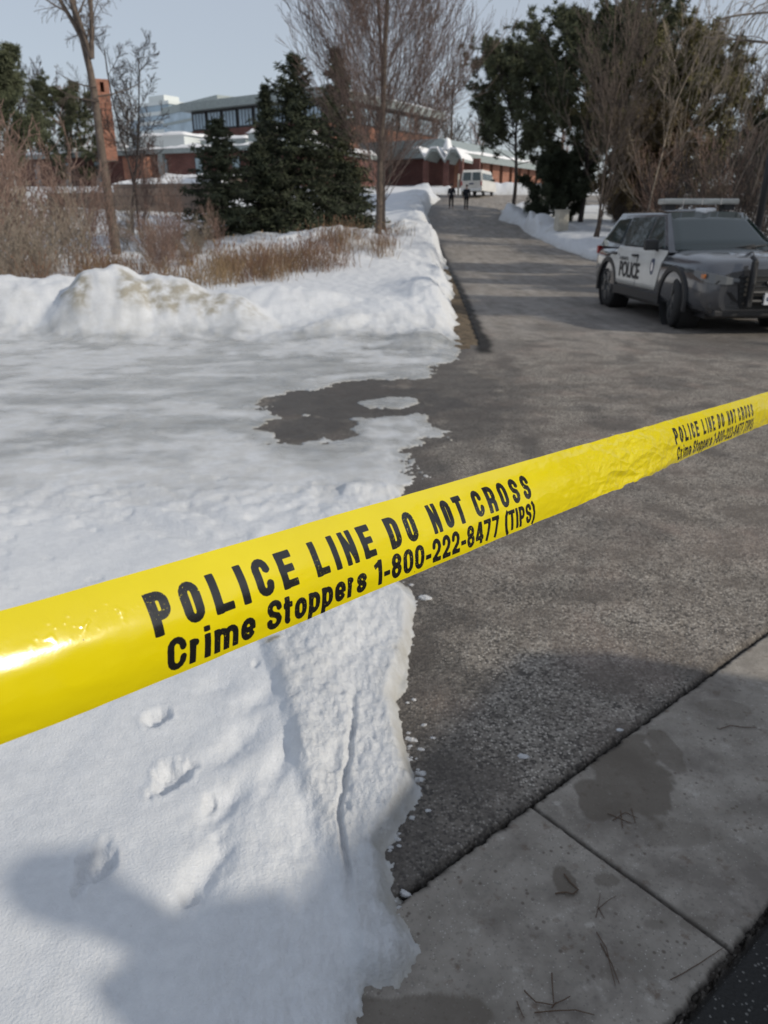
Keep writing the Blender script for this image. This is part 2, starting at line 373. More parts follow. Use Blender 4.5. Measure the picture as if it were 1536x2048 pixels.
# ---- sidewalk
un, vn = 900, 110
uu, vv = np.meshgrid(np.linspace(-2.6, 3.4, un), np.linspace(.004, SW - .006, vn), indexing='ij'); uu = uu.ravel(); vv = vv.ravel()
e_ = .006 * fbm(uu * 22, vv * 0, 3) + .004 * fbm(uu * 80, vv * 0, 2)
vv2 = vv + e_ * (ss(.08, 0, vv) + ss(SW - .08, SW, vv))
sx = A0[0] + ud[0] * uu + vd_[0] * vv2; sy = A0[1] + ud[1] * uu + vd_[1] * vv2
sz = .002 + .0025 * fbm(sx * 3, sy * 3, 3) - .012 * (ss(.012, 0, vv) + ss(SW - .014, SW, vv))
dj = np.abs(np.mod(uu - JU + .75 + .002 * fbm(vv * 30, uu, 2), 1.5) - .75)
sz -= .012 * ss(.007, .002, dj)
def sblob(px, py, wx, wy):
    c_ = G(px, py); a_ = G(px + wx, py); b_ = G(px, py - wy); return blob(sx, sy, c_[0], c_[1], abs(a_[0] - c_[0]), abs(b_[1] - c_[1]))
nzs = fbm(sx * 9, sy * 9, 4)
sw = np.zeros_like(sx)
for (px, py, wx, wy, s_) in [(1250, 1530, 75, 95, 1), (1190, 1600, 40, 40, 1), (1330, 1500, 30, 40, .8), (1130, 1765, 22, 26, 1), (850, 2030, 130, 40, .9), (1350, 1670, 60, 28, .45), (1450, 1420, 50, 18, .5),
                             (1220, 1950, 24, 10, .6), (1210, 1760, 22, 12, .8), (1310, 1850, 22, 9, .5), (1400, 1850, 40, 16, .5)]:
    sw = np.maximum(sw, s_ * ss(1.12, .95, sblob(px, py, wx, wy) + .35 * nzs))
sc = np.clip(ss(.009, .003, dj) * .9 + ss(.02, .0, vv + .01 * nzs) + ss(SW - .02, SW, vv + .01 * nzs), 0, 1)
tag(npmesh('sidewalk', np.stack([sx, sy, sz], 1), gridfaces(un, vn)[:, ::-1], m_conc, smooth=True, attrs=dict(wet=sw, crack=sc)), kind='structure')

# ---- snow
island = [G(*q) for q in [(715, 806), (770, 796), (830, 797), (842, 806), (800, 816), (740, 817)]]
rightp = [(9.3, 14), (9.0, 20), G(1210, 528), G(1120, 500), G(1068, 474), G(1045, 462), G(1035, 450), G(1000, 440), G(1010, 420), G(1045, 405), (13.5, 64), (30, 67), (30, 12)]
rightf = [(1.5, 80), (9, 79), (20, 77), (45, 76), (45, 140), (-5, 140)]
SR, SCN = 1040, 860
x, y = polar(SR, SCN, .2, 138, 0); r = np.hypot(x, y)
s1 = sdf_poly(x, y, main)
amp = np.clip(r * .016, .012, .35)
nA = fbm(x * 5, y * 5, 4); nB = fbm(x / (.3 + .06 * r), y / (.3 + .06 * r), 4, 5); nC = fbm(x * 22, y * 22, 3, 8)
nS = .6 * fbm(x * .7, y * 1.5, 5, 2) + .5 * fbm(x * 2.1, y * 2.6, 4, 6)            # streaks across the drive
nD = fbm(x * 60, y * 60, 3, 21)
nE = fbm(x / (.12 + .022 * r), y / (.12 + .022 * r), 4, 33)
jag = .55 * amp * nE * ss(6, 9, r) + amp * (.8 * nB) + (.014 * nC + .010 * nD) * ss(6, 2, r) + .022 * nA + (.14 * nS + .05 * nC + .07 * nA) * ss(3, 4.5, y) * ss(11, 9.5, y)
s = s1 + jag
hol = G(617, 853); s = np.minimum(s, (blob(x, y, hol[0], hol[1], .38, .50) - 1 + .4 * nA) * .4)
si = sdf_poly(x, y, island) + jag * .6
sr = np.maximum(sdf_poly(x, y, rightp), sdf_poly(x, y, rightf)) + jag
S = np.maximum(np.maximum(s, si), sr)
drive = ss(3.6, 4.6, y + .25 * nA) * ss(11.8, 10.3, y + .3 * nA)      # driven-over icy band
H = (.030 + .04 * ss(.05, .4, S)) * (1 - drive) + .014 * drive + (.22 * ss(11, 13.5, y) + .25 * ss(25, 50, y)) * np.where(x > 5 + .02 * y, .28, 1)
wd = np.clip(.05 + .012 * r, .03, .5) + .15 * ss(12, 30, y)
th = np.where(S > 0, H * (1 - np.exp(-np.maximum(S, 0) / wd)), np.maximum(S * 1.2, -.12))
th = np.where(S < 0, np.minimum(th, -.01 * ss(0, .01, -S)), th)
inn = ss(0, .25, S)
zt = T(x, y)
# ploughed ridge of icy snow on the near left
rl = [G(505, 1290), G(545, 1400), G(590, 1600), G(640, 1760), G(690, 1960), (-.03, .7)]
rxl = np.interp(-y, [-q[1] for q in rl], [q[0] for q in rl])
rt = ss(0, .065, x - rxl + .008 * nA) * ss(4.6, 2.2, y + .3 * nA)
ridge = rt * ss(0, .05, s1)
th = th + ridge * (.030 + .012 * nA + .0028 * nC + .0020 * nD)
gro = np.abs(x - np.interp(-y, [-G(690, 1500)[1], -G(675, 1650)[1], -G(690, 1780)[1]][::1], [G(700, 1500)[0], G(678, 1650)[0], G(695, 1780)[0]]) + .012 * nA)
th -= .022 * ss(.016, .0, gro) * ss(1.25, 1.5, y) * ss(2.3, 2.0, y) * ridge
th += .02 * ss(0, .12, x - rxl - .12 + .03 * nB) * ridge * ss(1.3, 1.6, y)
# broad soft undulation, trough of old boot prints
th += inn * (.018 * fbm(x * 1.6, y * 1.6, 3, 11) * ss(4.5, 3.5, y) + .006 * nS * drive * ss(4, 7, y) + .0035 * nC * ridge)
th += .0012 * nC * ss(0, .05, S)
_floor = .008 * ss(0, .03, S)
def pit(px, py, rx, ry, dep, rot=0, rim=.08):
    global th, roughm
    c_ = G(px, py); e = blob(x, y, c_[0], c_[1], rx, ry, rot) + pn
    th = th - dep * ss(1.2, .35, e) + (.10 * dep * nC + .16 * dep * nD) * ss(1.15, .6, e) + dep * rim * np.exp(-((e - 1.25) / .22) ** 2); roughm = np.maximum(roughm, .35 * ss(1.4, .5, e))
roughm = np.clip(ridge * 1.0, 0, 1)
pn = .55 * fbm(x * 13, y * 13, 4, 2)
for (px_, py_, rx_, ry_, dp_, ro_) in [(520, 1430, .05, .10, .022, -.5), (480, 1520, .055, .11, .030, -.5), (448, 1650, .055, .10, .034, -.4), (415, 1790, .05, .13, .034, -.25), (565, 1560, .035, .12, .018, -.2), (440, 1400, .06, .05, .012, 0)]:
    c_ = G(px_, py_); th -= dp_ * np.exp(-(blob(x, y, c_[0], c_[1], rx_, ry_, ro_) + .5 * pn) ** 2 * 1.1)
for a_ in [(318, 1468, .040, .055, .030, -.5), (345, 1590, .052, .064, .036, -.3), (200, 1775, .040, .072, .034, 0), (512, 1360, .02, .03, .015), (540, 1322, .04, .016, .012), (420, 1640, .018, .035, .014), (385, 1830, .02, .03, .012),
           (255, 2005, .05, .06, .006)]:
    pit(*a_)
for i in range(46):                   # small prints, the beaten crust beyond the tape
    px_, py_ = rng.uniform(0, 760), rng.uniform(950, 1240)
    pit(px_, py_, *(rng.uniform(.02, .05, 2)), rng.uniform(.004, .012), rng.uniform(-1, 1))
# tyre ruts curving through the drive
for k_, (a_, b_) in enumerate([((0, 1010), (500, 1130)), ((0, 905), (740, 985)), ((0, 760), (860, 770)), ((0, 690), (830, 735)), ((120, 870), (700, 900)), ((250, 1000), (470, 1090))]):
    p_, q_ = G(*a_), G(*b_)
    d_ = sdline(x, y, [p_, ((p_[0] + q_[0]) / 2, (p_[1] + q_[1]) / 2 + .12), q_]) + .05 * nA
    th -= .012 * ss(.10, .04, d_) * inn - .006 * np.exp(-((d_ - .15) / .04) ** 2) * inn
    roughm = np.maximum(roughm, .5 * ss(.2, .05, d_))
ch = G(700, 985); th += .05 * ss(1, .2, blob(x, y, ch[0] + .1, ch[1], .38, .16, -.2) + .3 * nA) * (S > 0)
# snow piles: centre picture column, distance, half widths, height
lump = fbm(x * .8, y * .8, 4, 4); ridg = 1 - np.abs(fbm(x * .9, y * 1.3, 4, 31)) * 1.6
dirt = np.zeros_like(x); hill = np.zeros_like(x)
def pile(px, Y, sx_, sy_, h, rot=0, dr=.6, p=2.0):
    global hill, dirt
    c_ = B(px, Y); e = blob(x, y, c_.x, c_.y, sx_, sy_, rot)
    g_ = np.exp(-e ** p * .9); hill = np.maximum(hill, h * g_ * (.90 + .20 * lump + .10 * ridg)); dirt = np.maximum(dirt, dr * ss(.30, .55, g_) * ss(1.0, .85, g_) * ss(.05, -.25, y - c_.y) * ss(.1, .5, fbm(x * 1.4, y * 1.0, 4, 77) + .35))
pile(225, 11.7, .85, .70, .86, -.1, 1.2, 2.6); pile(330, 11.9, 1.1, .65, .66, -.22, 1.1, 2.4); pile(420, 11.8, .9, .55, .48, -.3, 1, 2.4); pile(470, 11.6, .6, .5, .36, -.5, .7); pile(70, 12.2, 1.6, .9, .62, 0, .15, 2.5); pile(-160, 12.4, 2, .9, .6, 0, .1)
pile(560, 12.6, 1.6, 1.0, .33, 0, .1); pile(760, 12.0, 1.3, 1.3, .20, 0, .15); pile(690, 11.2, .8, .35, .22, .5, .4); pile(860, 15, .7, 3.2, .28, 0, .05); pile(850, 10.6, .5, .8, .14, 0, .1)
pile(700, 27.5, 4.2, 5.2, .95, 0, 0); pile(830, 34, 2.0, 8, 1.0, 0, .05); pile(850, 44, 1.6, 8, .8, 0, .15); pile(840, 56, 1.6, 5, .8, 0, .3); pile(850, 64, 1.8, 4, .8, 0, .3); pile(560, 30, 5, 4, .6, 0, 0)
pile(1035, 47, 1.5, 2.0, 1.1, 0, .3); pile(1075, 45, 1.5, 1.6, .9, 0, .4); pile(1120, 43, 1.0, 1.2, .6, 0, .5); pile(1010, 54, 1.5, 4, .9, 0, .3); pile(1200, 38, 4, 6, .35, 0, 0); pile(1180, 30, 2, 5, .35, 0, 0)
pile(880, 76, 1.8, 2.5, 1.3, 0, .2); pile(1030, 80, 6, 1.6, .9, 0, .2)
th = th + .05 * nE * ss(0, .2, S) * ss(1.6, .4, S) * ss(8, 12, r)
th = np.where(S > 0, np.maximum(th, _floor), th) + hill * ss(-.02, .5, S) + .02 * fbm(x * 4, y * 4, 4, 9) * ss(9, 11, y) * inn
fr = ss(.05, .5, hill); roughm = np.clip(roughm + fr * .7 + ss(9.5, 11, y) * .3, 0, 1)
ice_ = drive * np.clip(.25 + 1.15 * ss(-.25, .45, nS + .35 * nB), 0, 1) * ss(3.9, 5.8, y + .5 * nS)
for (px, py, wx, wy) in [(350, 850, 140, 18), (640, 905, 120, 22), (400, 770, 330, 14), (150, 800, 200, 12), (600, 740, 200, 12)]:
    c_ = G(px, py); a_ = G(px + wx, py); b_ = G(px, py - wy)
    ice_ = np.maximum(ice_, .95 * ss(1.2, .7, blob(x, y, c_[0], c_[1], abs(a_[0] - c_[0]), abs(b_[1] - c_[1])) + .5 * nS))
ice_ = np.maximum(ice_, .10 * ridge * ss(-.1, .4, nA + .3 * nB)); ice_ = np.maximum(ice_, .4 * ss(.10, .01, S) * ss(8, 3, r)); ice_ = np.maximum(ice_, 1.25 * drive * ss(.30, .0, S - .08 * nA) * ss(4, 5.5, y))
dirt = np.maximum(dirt, .10 * ridge * ss(.1, .6, nB + .3)); dirt = np.maximum(dirt, .65 * ss(.06 + .006 * r, 0, S)); dirt = np.maximum(dirt, .25 * drive)
c_ = G(545, 1320); dirt = np.maximum(dirt, 1.6 * ss(1, .3, blob(x, y, c_[0], c_[1], .05, .012) + .3 * nA))
zz = zt + th
iu, iv = suv(x, y)
snow = npmesh('snow', np.stack([x, y, zz], 1), gridfaces(SR, SCN)[:, ::-1], m_snow, smooth=True, attrs=dict(ice=np.clip(ice_, 0, 1), dirt=np.clip(dirt, 0, 1.5), rough=roughm))
tag(snow, kind='structure')
_sx, _sy, _sz = x, y, zz
def snowz(px_, py_):                   # height of the snow surface at a ground point
    rr_ = math.hypot(px_, py_); i = int(round(math.log(rr_ / .2) / math.log(138 / .2) * (SR - 1))); j = int(np.argmin(np.abs(_sth - math.atan2(px_, py_))))
    i = min(max(i, 0), SR - 1); return max(float(_sz[i * SCN + j]), float(T(px_, py_)))
_sth = thetas(SCN)
# snow beyond the detailed sheet
gx, gy = np.meshgrid(np.concatenate([np.linspace(-1500, -120, 10), np.linspace(-100, 100, 41), np.linspace(120, 1500, 10)]), np.linspace(100, 2500, 40), indexing='ij')
tag(npmesh('snow_field', np.stack([gx.ravel(), gy.ravel(), (T(gx, gy) + .12).ravel()], 1), gridfaces(*gx.shape)[:, ::-1], m_rsnow, smooth=True), kind='structure')
# soil strip between the snow and the far asphalt
ys = np.linspace(eL[0][1] - .6, 40, 160); cx = np.linspace(0, 1, 14)
Lx = np.interp(ys, [q[1] for q in eL], [q[0] for q in eL])
gx = Lx[:, None] - 1.3 + cx[None, :] * 1.28; gy = np.repeat(ys[:, None], 14, 1)
gz = T(gx, gy) + .006 + .018 * fbm(gx * 6, gy * 6, 3) - .03 * ss(.85, 1, cx)[None, :] - .05 * ss(1.2, 0, (ys - ys[0])[:, None] + .5 * fbm(gx * 3, gy * 1.5, 3, 7))
tag(npmesh('soil_strip', np.stack([gx.ravel(), gy.ravel(), gz.ravel()], 1), gridfaces(160, 14)[:, ::-1], m_dirt, smooth=True), kind='structure')
#@@PART2
# ================================================================ POLICE TAPE
cpv, spv = math.cos(PITCH), math.sin(PITCH)
def cam2w(X, Y, Z): return np.stack([X, Y * spv + Z * cpv, CAMH + Y * cpv - Z * spv], -1)
def arc(cx, cy, rx, ry, a0, a1, n=7):
    return [(cx + rx * math.cos(R(a0 + (a1 - a0) * i / n)), cy + ry * math.sin(R(a0 + (a1 - a0) * i / n))) for i in range(n + 1)]
def glyph(ch, w, a, H=1.0, X=.74):
    """centre-line strokes of a condensed bold letter; w width, a half stroke; cap height 1, x height X"""
    l, r = a, w - a; b, t = a * .85, H - a * .85; q = (r - l) / 2; m = (l + r) / 2; k = min(q * 1.15, .235)
    S = []
    if ch == 'O' or ch == '0': S = [arc(m, t - k, q, k, 0, 180) + arc(m, b + k, q, k, 180, 360) + [(r, t - k)]]
    elif ch == 'C': S = [[(r, .655)] + arc(m, t - k, q, k, 0, 180) + arc(m, b + k, q, k, 180, 360) + [(r, .345)]]
    elif ch == 'D': S = [[(l, 0), (l, 1)], [(l, t)] + arc(m, t - k, q, k, 90, 0) + arc(m, b + k, q, k, 0, -90) + [(l, b)]]
    elif ch in 'PR':
        S = [[(l, 0), (l, 1)], [(l, t)] + arc(m, t - k * .8, q, k * .8, 90, 0) + arc(m, .44 + k * .8, q, k * .8, 0, -90) + [(l, .44)]]
        if ch == 'R': S.append([(m * .9, .44)] + arc(m * .95, .44 - k * .7, r - m * .95, k * .7, 90, 0, 4) + [(r * 1.02, 0)])
    elif ch == 'L': S = [[(l, 0), (l, 1)], [(0, b), (w, b)]]
    elif ch == 'I': S = [[(l, 0), (l, 1)]]
    elif ch == 'E': S = [[(l, 0), (l, 1)], [(0, b), (w, b)], [(0, t), (w, t)], [(0, .52), (w * .93, .52)]]
    elif ch == 'N': S = [[.86, (l * .88, 0), (l * .88, 1)], [.86, (w - l * .88, 0), (w - l * .88, 1)], [.62, (l * .95, .96), (w - l * .95, .04)]]
    elif ch == 'T': S = [[(m, 0), (m, 1)], [(0, t), (w, t)]]
    elif ch == 'U': S = [[(l, 1)] + arc(m, b + k, q, k, 180, 360) + [(r, 1)]]
    elif ch in 'Ss':
        t = t if ch == 'S' else X - a * .8; h = t; u = h - b; f = b + u * .5; kk = min(k, u * .22); z_ = a * .2
        S = [[(r, h - kk - u * .08)] + arc(m, h - kk, q, kk, 0, 180) + [(l, h - kk - u * .05), (l + q * .35, f + u * .07), (r - q * .35, f - u * .07), (r, b + kk + u * .05)] + arc(m, b + kk, q, kk, 0, -180) + [(l, b + kk + u * .08)]]
    elif ch == 'r': S = [[(l, 0), (l, X)], [(l, X * .62)] + arc(l + q * 1.5, X - a * .95 - k * .7, q * 1.4, k * .7, 165, 80, 4)]
    elif ch == 'i': S = [[(l, 0), (l, X)], [(l, .84), (l, 1.0)]]
    elif ch == 'm':
        c1 = w / 2; S = [[(l, 0), (l, X)]]
        for x0, x1 in ((l, c1), (c1, r)): qq = (x1 - x0) / 2; S.append([(x0, X * .66)] + arc((x0 + x1) / 2, X - a * .85 - qq, qq, qq, 170, 0, 6) + [(x1, 0)])
    elif ch in 'oe':
        t = X - a * .8; k = min(k, (t - b) / 2.1)
        if ch == 'o': S = [arc(m, t - k, q, k, 0, 180) + arc(m, b + k, q, k, 180, 360) + [(r, t - k)]]
        else: S = [[(l, X * .47), (r, X * .47)], [(r, X * .44)] + arc(m, t - k, q, k, 0, 180) + arc(m, b + k, q, k, 180, 345)]
    elif ch == 'p':
        t = X - a * .8; k = min(k, (t - b) / 2.1); S = [[(l, -.26), (l, X)], [(l, t - k)] + arc(m, t - k, q, k, 180, 0) + arc(m, b + k, q, k, 0, -180)]
    elif ch == 't': S = [[(m * .8, .93), (m * .8, a * 1.6)] , [(m * .8, a * 2)] + arc(m * .8 + q * .8, a * 1.75, q * .8, a * .9, 180, 280, 4), [(0, X - a * .7), (w, X - a * .7)]]
    elif ch == '1': S = [[(r, 0), (r, 1)], [(0, .76), (r, .90)]]
    elif ch == '-': S = [[(0, .36), (w, .36)]]
    elif ch == '8': 
        S = [arc(m, t - k * .9, q * .93, k * .9, 0, 180) + arc(m, .53 + k * .75, q * .93, k * .75, 180, 360) + [(m + q * .93, t - k * .9)], arc(m, .49 - k * .7, q, k * .7, 0, 180) + arc(m, b + k, q, k, 180, 360) + [(r, .49 - k * .7)]]
    elif ch == '2': S = [[(l, .66)] + arc(m, t - k, q, k, 180, 0) + [(r, .62), (r - q * .3, .46), (l + q * .1, .16), (l, b)], [(l * .3, b), (w, b)]]
    elif ch == '4': S = [[(r - q * .3, 0), (r - q * .3, 1)], [(0, .27), (w * 1.02, .27)], [(l * .6, .26), (r - q * .55, .97)]]
    elif ch == '7': S = [[(0, t), (w, t)], [(r, t), (r - q * .6, .55), (l + q * .45, 0)]]
    elif ch == '(': S = [[(w, 1.02), (l * 1.1, .78), (l * .8, .45), (l * 1.1, .12), (w, -.14)]]
    elif ch == ')': S = [[(0, 1.02), (w - l * 1.1, .78), (w - l * .8, .45), (w - l * 1.1, .12), (0, -.14)]]
    return S
def stroke_sdf(px, py, S, a):
    """signed distance (negative inside) to strokes of half width a; straight butt ends"""
    D = np.full(px.shape, 9.)
    for pts in S:
        aw = a
        if isinstance(pts[0], float): aw = a * pts[0]; pts = pts[1:]
        pts = [q for i, q in enumerate(pts) if i == 0 or math.dist(q, pts[i - 1]) > 1e-4]
        for i in range(len(pts) - 1):
            (ax, ay), (bx, by) = pts[i], pts[i + 1]; ex, ey = bx - ax, by - ay; L = math.hypot(ex, ey) + 1e-9; ex /= L; ey /= L
            hw = aw * (1 - .15 * abs(ex))
            al = (px - ax) * ex + (py - ay) * ey; ac = np.abs(-(px - ax) * ey + (py - ay) * ex) - hw
            f = -al if i == 0 else None; g = al - L if i == len(pts) - 2 else None
            d = np.hypot(np.maximum(np.maximum(-al, al - L), 0), ac + hw) - hw
            if f is not None: d = np.where(al < 0, np.maximum(ac, -al), d)
            if g is not None: d = np.where(al > L, np.maximum(ac, al - L), d)
            if f is not None or g is not None: d = np.where((al >= 0) & (al <= L), ac, d)
            D = np.minimum(D, d)
    return D
def layout(text, cap, total, widths, gap, space):
    adv = []; x0 = 0
    for c_ in text:
        if c_ == ' ': x0 += space; adv.append(None); continue
        adv.append((x0, widths(c_))); x0 += widths(c_) + gap
    x0 -= gap; sc = total / (x0 * cap)
    return [(c_, q[0] * sc, q[1] * sc) for c_, q in zip(text, adv) if q]
W1 = lambda c_: .24 if c_ == 'I' else .60
W2d = dict(C=.60, r=.40, i=.235, m=.86, e=.55, S=.60, t=.37, o=.56, p=.56, s=.53, T=.58, I=.235, P=.58); W2d['('] = .30; W2d[')'] = .30; W2d['-'] = .32; W2d['1'] = .38
W2 = lambda c_: W2d.get(c_, .55)
A_ = np.array([-.213, -.0945, .41]); Bv = np.array([.902, .244, 1.737]); d_ = Bv - A_; TL = np.linalg.norm(d_); d_ /= TL
c_v = np.array([-.25, 1, -.143]); c_v -= d_ * (c_v @ d_); c_v /= np.linalg.norm(c_v); n_v = np.cross(d_, c_v)
if n_v[2] > 0: n_v = -n_v
nu_, nvv = 2500, 84
su = np.concatenate([np.linspace(-.55, -.10, 60), np.linspace(-.0995, 1.95, nu_), np.linspace(1.96, 3.6, 120)]); tvv = np.linspace(0, 1, nvv)
SU, TV = np.meshgrid(su, tvv, indexing='ij'); TW = .075
ink = np.full(SU.shape, .002)
LINES = ((.0290, .580, W1, .30, .124, [('POLICE', .0955, .2265), ('LINE', .2475, .3240), ('DO', .3450, .3865), ('NOT', .4100, .4700), ('CROSS', .4880, .6090)]),
         (.0232, .950, W2, .09, .118, [('Crime', .1027, .1790), ('Stoppers', .1902, .3067), ('1-800-222-8477', .3180, .5290), ('(TIPS)', .5410, .6110)]))
for base_s in (-1.0175, 0, 1.0175, 2.035):
    for cap, vb, wf, gp, ah, words in LINES:
        for text, sa, sb in words:
            for c_, gx_, gw in layout(text, cap, sb - sa, wf, gp, 0):
                s0 = base_s + sa + gx_ * cap
                i0, i1 = np.searchsorted(su, s0 - .003), np.searchsorted(su, s0 + gw * cap + .004)
                if i1 <= i0: continue
                X_ = (SU[i0:i1] - s0) / cap; Y_ = (vb - TV[i0:i1]) * TW / cap
                D_ = stroke_sdf(X_, Y_, glyph(c_, gw, ah), ah) * cap
                ink[i0:i1] = np.minimum(ink[i0:i1], D_)
v01 = 1 - TV; cx_ = 2 * TV - 1
bulge = (.0085 + .004 * np.exp(-((SU - .0) / .35) ** 2)) * (1 - cx_ ** 2) + .004 * np.sin(SU * 3.1) * cx_ - .0075 * np.exp(-((SU + .02) / .075) ** 2) - .002 * np.exp(-((SU - .30) / .06) ** 2)
wr = np.exp(-((SU - .93) / .20) ** 2)
wr2 = .22 + .9 * ss(1.0, 1.9, SU)
rg = lambda q: (1 - np.abs(q) * 2)
crease = rg(fbm(SU * 26 + TV * 2.5, TV * 3.2 - SU * 9, 3, 3)) * .0010 + rg(fbm(SU * 9 - TV * 1.1, TV * 2 + SU * 2, 3, 13)) * .0022
bulge = bulge + crease * np.clip(wr + .55 * wr2 * ss(.2, .9, TV), 0, 1.3) + .0007 * fbm(SU * 12, TV * 2, 3, 5)
bulge += .0045 * wr * np.exp(-((TV - .99 + .35 * (SU - .9)) / .10) ** 2) 
# crumple blisters near the left end
bulge += .00035 * ss(.25, .6, fbm(SU * 160, TV * 12, 3, 8)) * np.exp(-((SU - .06) / .035) ** 2 - ((TV - .24) / .08) ** 2) * 2
edge_ = .0016 * fbm(SU * 14, SU * 0 + 2, 3) * (.3 + wr + ss(1.0, 1.9, SU))
low = .0035 * wr * (np.sin(SU * 42) * .5 + fbm(SU * 20, SU * 0, 3)) + edge_
acr = (.5 - TV) * TW * .985 + low * ss(.75, 1, TV) + edge_ * ss(.2, 0, TV) * .5
sag = -.012 * np.sin(np.clip((SU + .3) / 2.6, 0, 1) * math.pi) * 0
pc = A_[None, None, :] + SU[..., None] * d_ + (acr + sag)[..., None] * c_v + (bulge - .007)[..., None] * n_v
pw = cam2w(pc[..., 0], pc[..., 1], pc[..., 2]).reshape(-1, 3)
m_tape, k = newmat('yellow_plastic')
inkf = k.mr(k.attr('ink'), .00022, -.00022)
tuv = k.attr('tuv', 'Vector')
wear = k.noise(420, 5, tuv, .7); wear2 = k.noise(14, 3, tuv)
inkf = k.math('MULTIPLY', inkf, k.math('SUBTRACT', 1.0, k.math('MULTIPLY', k.mr(wear, .60, .66), k.mr(wear2, .50, .60))))
yl = k.mix(k.mr(k.noise(9, 5, tuv), .35, .7), (.70, .58, .004), (.77, .65, .007))
yl = k.mix(k.mr(k.vor(38, tuv), .035, .02), yl, (.30, .24, .02))
k.set('Base Color', k.mix(inkf, yl, (.012, .012, .012))); k.set('Roughness', k.mr(k.noise(30, 4, tuv), .3, .7, .16, .26)); k.set('Specular IOR Level', .6); k.set('Coat Weight', .25); k.set('Coat Roughness', .12)
k.set('Normal', k.bump(k.math('ADD', k.noise(70, 4, tuv), k.math('MULTIPLY', k.noise(350, 3, tuv), .25)), .10, .0015))
tr = k.n.nodes.new('ShaderNodeBsdfTranslucent'); tr.inputs[0].default_value = (.8, .66, .01, 1); ms_ = k.n.nodes.new('ShaderNodeMixShader')
k.n.links.new(k.math('MULTIPLY', k.math('SUBTRACT', 1.0, inkf), .08), ms_.inputs[0]); k.n.links.new(k.b.outputs[0], ms_.inputs[1]); k.n.links.new(tr.outputs[0], ms_.inputs[2])
k.n.links.new(ms_.outputs[0], k.n.nodes['Material Output'].inputs[0])
nU = len(su)
tape = npmesh('barricade_tape', pw, gridfaces(nU, nvv), m_tape, smooth=True, attrs=dict(ink=np.clip(ink.ravel(), -.002, .002), tuv=np.stack([SU.ravel(), (TV * TW).ravel(), 0 * SU.ravel()], 1)))
tag(tape, 'bright yellow plastic police line tape with black lettering stretched across the foreground', 'barrier tape')

# ================================================================ lettering on vehicles
def text_mesh(name, body, size, m, parent, M, xs=1.0, bold=.0, ext=.002):
    cu = bpy.data.curves.new(name, 'FONT'); cu.body = body; cu.size = size; cu.offset = bold; cu.extrude = ext; cu.align_x = 'CENTER'; cu.align_y = 'CENTER'
    o = bpy.data.objects.new(name, cu); C.objects.link(o); dg = bpy.context.evaluated_depsgraph_get(); me = bpy.data.meshes.new_from_object(o.evaluated_get(dg))
    bpy.data.objects.remove(o); me.transform(M @ Matrix.Diagonal((xs, 1, 1, 1))); me.materials.clear(); me.materials.append(m)
    n = bpy.data.objects.new(name, me); C.objects.link(n); n.parent = parent; return n
m_grey = mat('car_grey_paint', (.085, .089, .10), .2, metal=.5, coat=1.0, var=.15, vscale=3)
m_white = mat('car_white_paint', (.62, .61, .58), .4, coat=.4, var=.10, vscale=2.5)
m_glass = mat('car_glass', (.02, .036, .035), .03, spec=1.0)
m_rub = mat('rubber', (.02, .02, .021), .75); m_blk = mat('black_plastic', (.018, .018, .02), .5); m_ink = mat('black_letters', (.02, .02, .022), .5)
m_rim = mat('wheel_grey', (.075, .078, .082), .4, metal=.5); m_chrome = mat('chrome', (.5, .5, .52), .2, metal=1); m_lamp = mat('lamp_glass', (.16, .17, .18), .1, spec=.7)
m_amber = mat('amber_lens', (.45, .14, .03), .2); m_red = mat('red_lens', (.30, .02, .02), .2); m_lb = mat('light_bar_lens', (.42, .42, .39), .25, var=.2, vscale=4); m_plate = mat('plate_white', (.6, .62, .66), .4)
m_blueink = mat('crest_blue', (.03, .045, .10), .4)
def wheel(parent, x, y, side, r, wdt, steer=0, mr_=None):
    e = MB(); e2 = MB(); n = 36
    M = Matrix.Translation((x, y, r)) @ Matrix.Rotation(steer, 4, 'Z')
    prof = [(-wdt / 2, r * .66), (-wdt / 2 + .005, r * .80), (-wdt / 2 + .03, r * .97), (-wdt * .3, r), (wdt * .3, r), (wdt / 2 - .03, r * .97), (wdt / 2 - .005, r * .80), (wdt / 2, r * .66)]
    vs = [M @ Vector((rr * math.cos(t * 2 * math.pi / n), a, rr * math.sin(t * 2 * math.pi / n))) for a, rr in prof for t in range(n)]
    fs = [(i * n + t, i * n + (t + 1) % n, (i + 1) * n + (t + 1) % n, (i + 1) * n + t) for i in range(len(prof) - 1) for t in range(n)]
    e.add(vs, fs); ty = e.build('tyre', m_rub, None, smooth=True)
    ys_ = side * (wdt / 2 - .02); vs = [M @ Vector((0, ys_ - side * .03, 0))]; 
    for rr, dy in ((.12 * r / .4, .025), (.30 * r / .4, .0), (.64 * r, -.01), (.68 * r, .015)):
        vs += [M @ Vector((rr * math.cos(t * 2 * math.pi / n), ys_ + side * dy, rr * math.sin(t * 2 * math.pi / n))) for t in range(n)]
    fs = [(0, 1 + t, 1 + (t + 1) % n) for t in range(n)] + [(1 + i * n + t, 1 + i * n + (t + 1) % n, 1 + (i + 1) * n + (t + 1) % n, 1 + (i + 1) * n + t) for i in range(3) for t in range(n)]
    e2.add(vs, fs)
    for s_ in range(5):
        a0 = s_ * 2 * math.pi / 5 + .3; Ms = M @ Matrix.Rotation(a0, 4, 'Y')
        e2.box((.08 * r / .4, min(ys_ + side * .0, ys_ + side * .03), -.04), (.62 * r, max(ys_, ys_ + side * .03), .04), Ms)
    rim = e2.build('rim', mr_ or m_rim, None, smooth=False)
    wo = empty('wheel', (0, 0, 0)); wo.parent = parent; ty.parent = wo; rim.parent = wo; return wo
